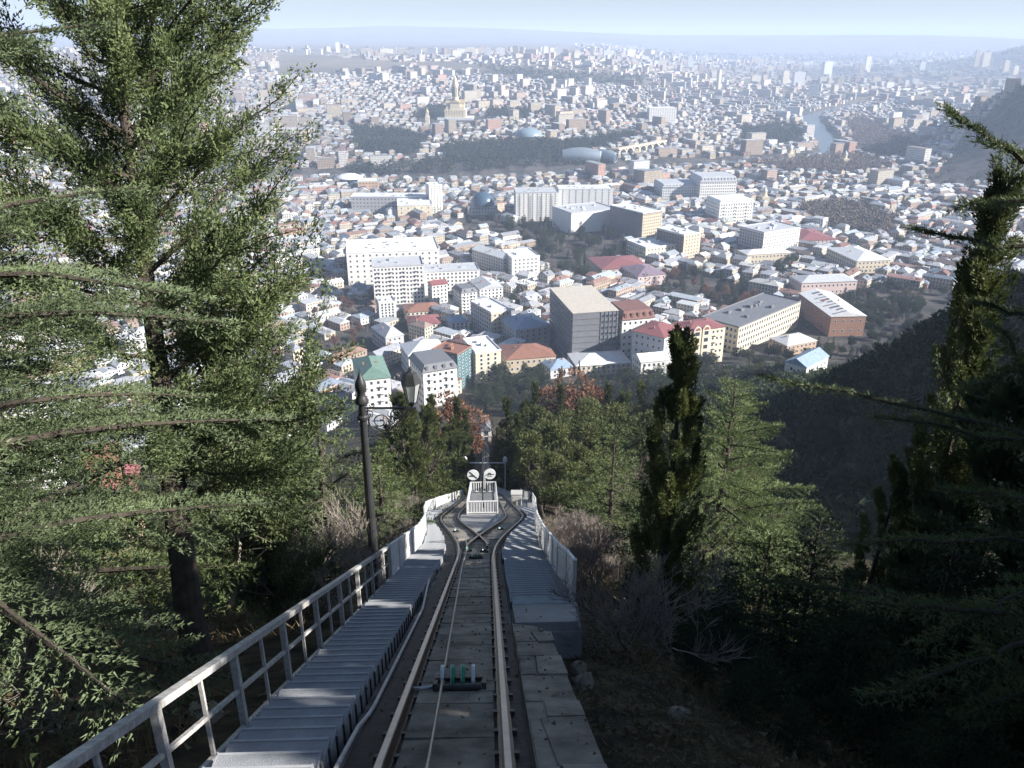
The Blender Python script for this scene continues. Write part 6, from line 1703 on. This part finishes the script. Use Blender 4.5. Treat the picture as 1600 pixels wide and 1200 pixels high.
def lamp():
    s0 = 18.4; p = T(s0, -2.07, -.3); 
    r = thing('lamp_post', 'black cast iron lamp post with finial, scroll bracket and hanging lantern', 'lamp post', p)
    q = at(555, 575, proj(*p)[2] - 2.0); Hh = top_height(p, 556, 575)
    k = Hh
    m = MB(); m.lathe([(.15, -.6), (.15, .5), (.13, .55), (.125, 1.0), (.105, 1.05), (.085, k * .55), (.07, k * .86)], (0, 0, 0), 16); m.build('post', BLACK, r, smooth_=False)
    m = MB(); m.lathe([(.085, k * .86), (.13, k * .865), (.14, k * .875), (.09, k * .89), (.075, k * .905), (.10, k * .915), (.115, k * .93), (.10, k * .945), (.05, k * .965), (.02, k * .98), (.004, k)], (0, 0, 0), 16); m.build('finial', BLACK, r, smooth_=True)
    m = MB(); m.lathe([(.15, 1.0), (.17, 1.03), (.17, 1.09), (.13, 1.12)], (0, 0, 0), 16); m.lathe([(.10, k * .8), (.12, k * .805), (.12, k * .815), (.095, k * .82)], (0, 0, 0), 16); m.build('collar', BLACK, r)
    zb = k * .845; L = 1.06
    m = MB(); m.bar((0, 0, zb), (L, 0, zb), .035)
    t = np.linspace(0, 1, 30); a = t * 4.6 * math.pi / 1.6
    sp = lambda cx, cz, R, a0, turns, sg=1: [(cx + R * (1 - q_ * .85) * math.cos(a0 + sg * q_ * turns * 6.283), 0, cz + R * (1 - q_ * .85) * math.sin(a0 + sg * q_ * turns * 6.283)) for q_ in np.linspace(0, 1, 34)]
    m.tube(sp(.34, zb - .30, .24, 2.4, 1.9), .014, 5); m.tube([(.08, 0, zb - .62), (.25, 0, zb - .60), (.5, 0, zb - .5), (.75, 0, zb - .25), (.92, 0, zb - .03)], .016, 5)
    m.tube(sp(.66, zb - .14, .12, 3.6, 1.4, -1), .011, 5); m.tube(sp(.78, zb - .10, .08, .4, 1.2), .010, 5); m.tube(sp(.12, zb - .12, .09, 5.2, 1.2), .010, 5)
    m.tube([(.10, 0, zb - .62), (.10, 0, zb)], .012, 5); m.tube(sp(.2, zb + .07, .06, 3.1, 1.2), .009, 5)
    m.build('scroll_bracket', BLACK, r)
    # lantern standing on the end of the arm
    lx = L - .08
    m = MB()
    z0 = zb + .03
    m.lathe([(.025, z0), (.04, z0 + .04), (.085, z0 + .08), (.095, z0 + .10)], (lx, 0, 0), 6)
    m.lathe([(.185, z0 + .50), (.195, z0 + .515), (.14, z0 + .68), (.13, z0 + .71), (.06, z0 + .74), (.035, z0 + .78), (.045, z0 + .80), (.008, z0 + .85)], (lx, 0, 0), 6)
    for i in range(6):
        a_ = i / 6 * 6.283
        m.bar((lx + .095 * math.cos(a_), .095 * math.sin(a_), z0 + .10), (lx + .185 * math.cos(a_), .185 * math.sin(a_), z0 + .505), .016)
    lan = m.build('lantern', BLACK, r)
    gm, nt, b = nodes_of('lantern_glass'); b.inputs['Base Color'].default_value = (.62, .64, .62, 1); b.inputs['Roughness'].default_value = .25; b.inputs['Transmission Weight'].default_value = .55
    m = MB(); m.lathe([(.088, z0 + .105), (.175, z0 + .50)], (lx, 0, 0), 6); m.build('pane', gm, lan)
lamp()
TRI = sum(sum(len(p.vertices) - 2 for p in m.polygons) for m in bpy.data.meshes) if 0 else sum(len(m.loops) - 2 * len(m.polygons) for m in bpy.data.meshes)
print('TRIS', TRI, 'objects', len(bpy.data.objects), 'tris', sum(len(m.polygons) for m in bpy.data.meshes))
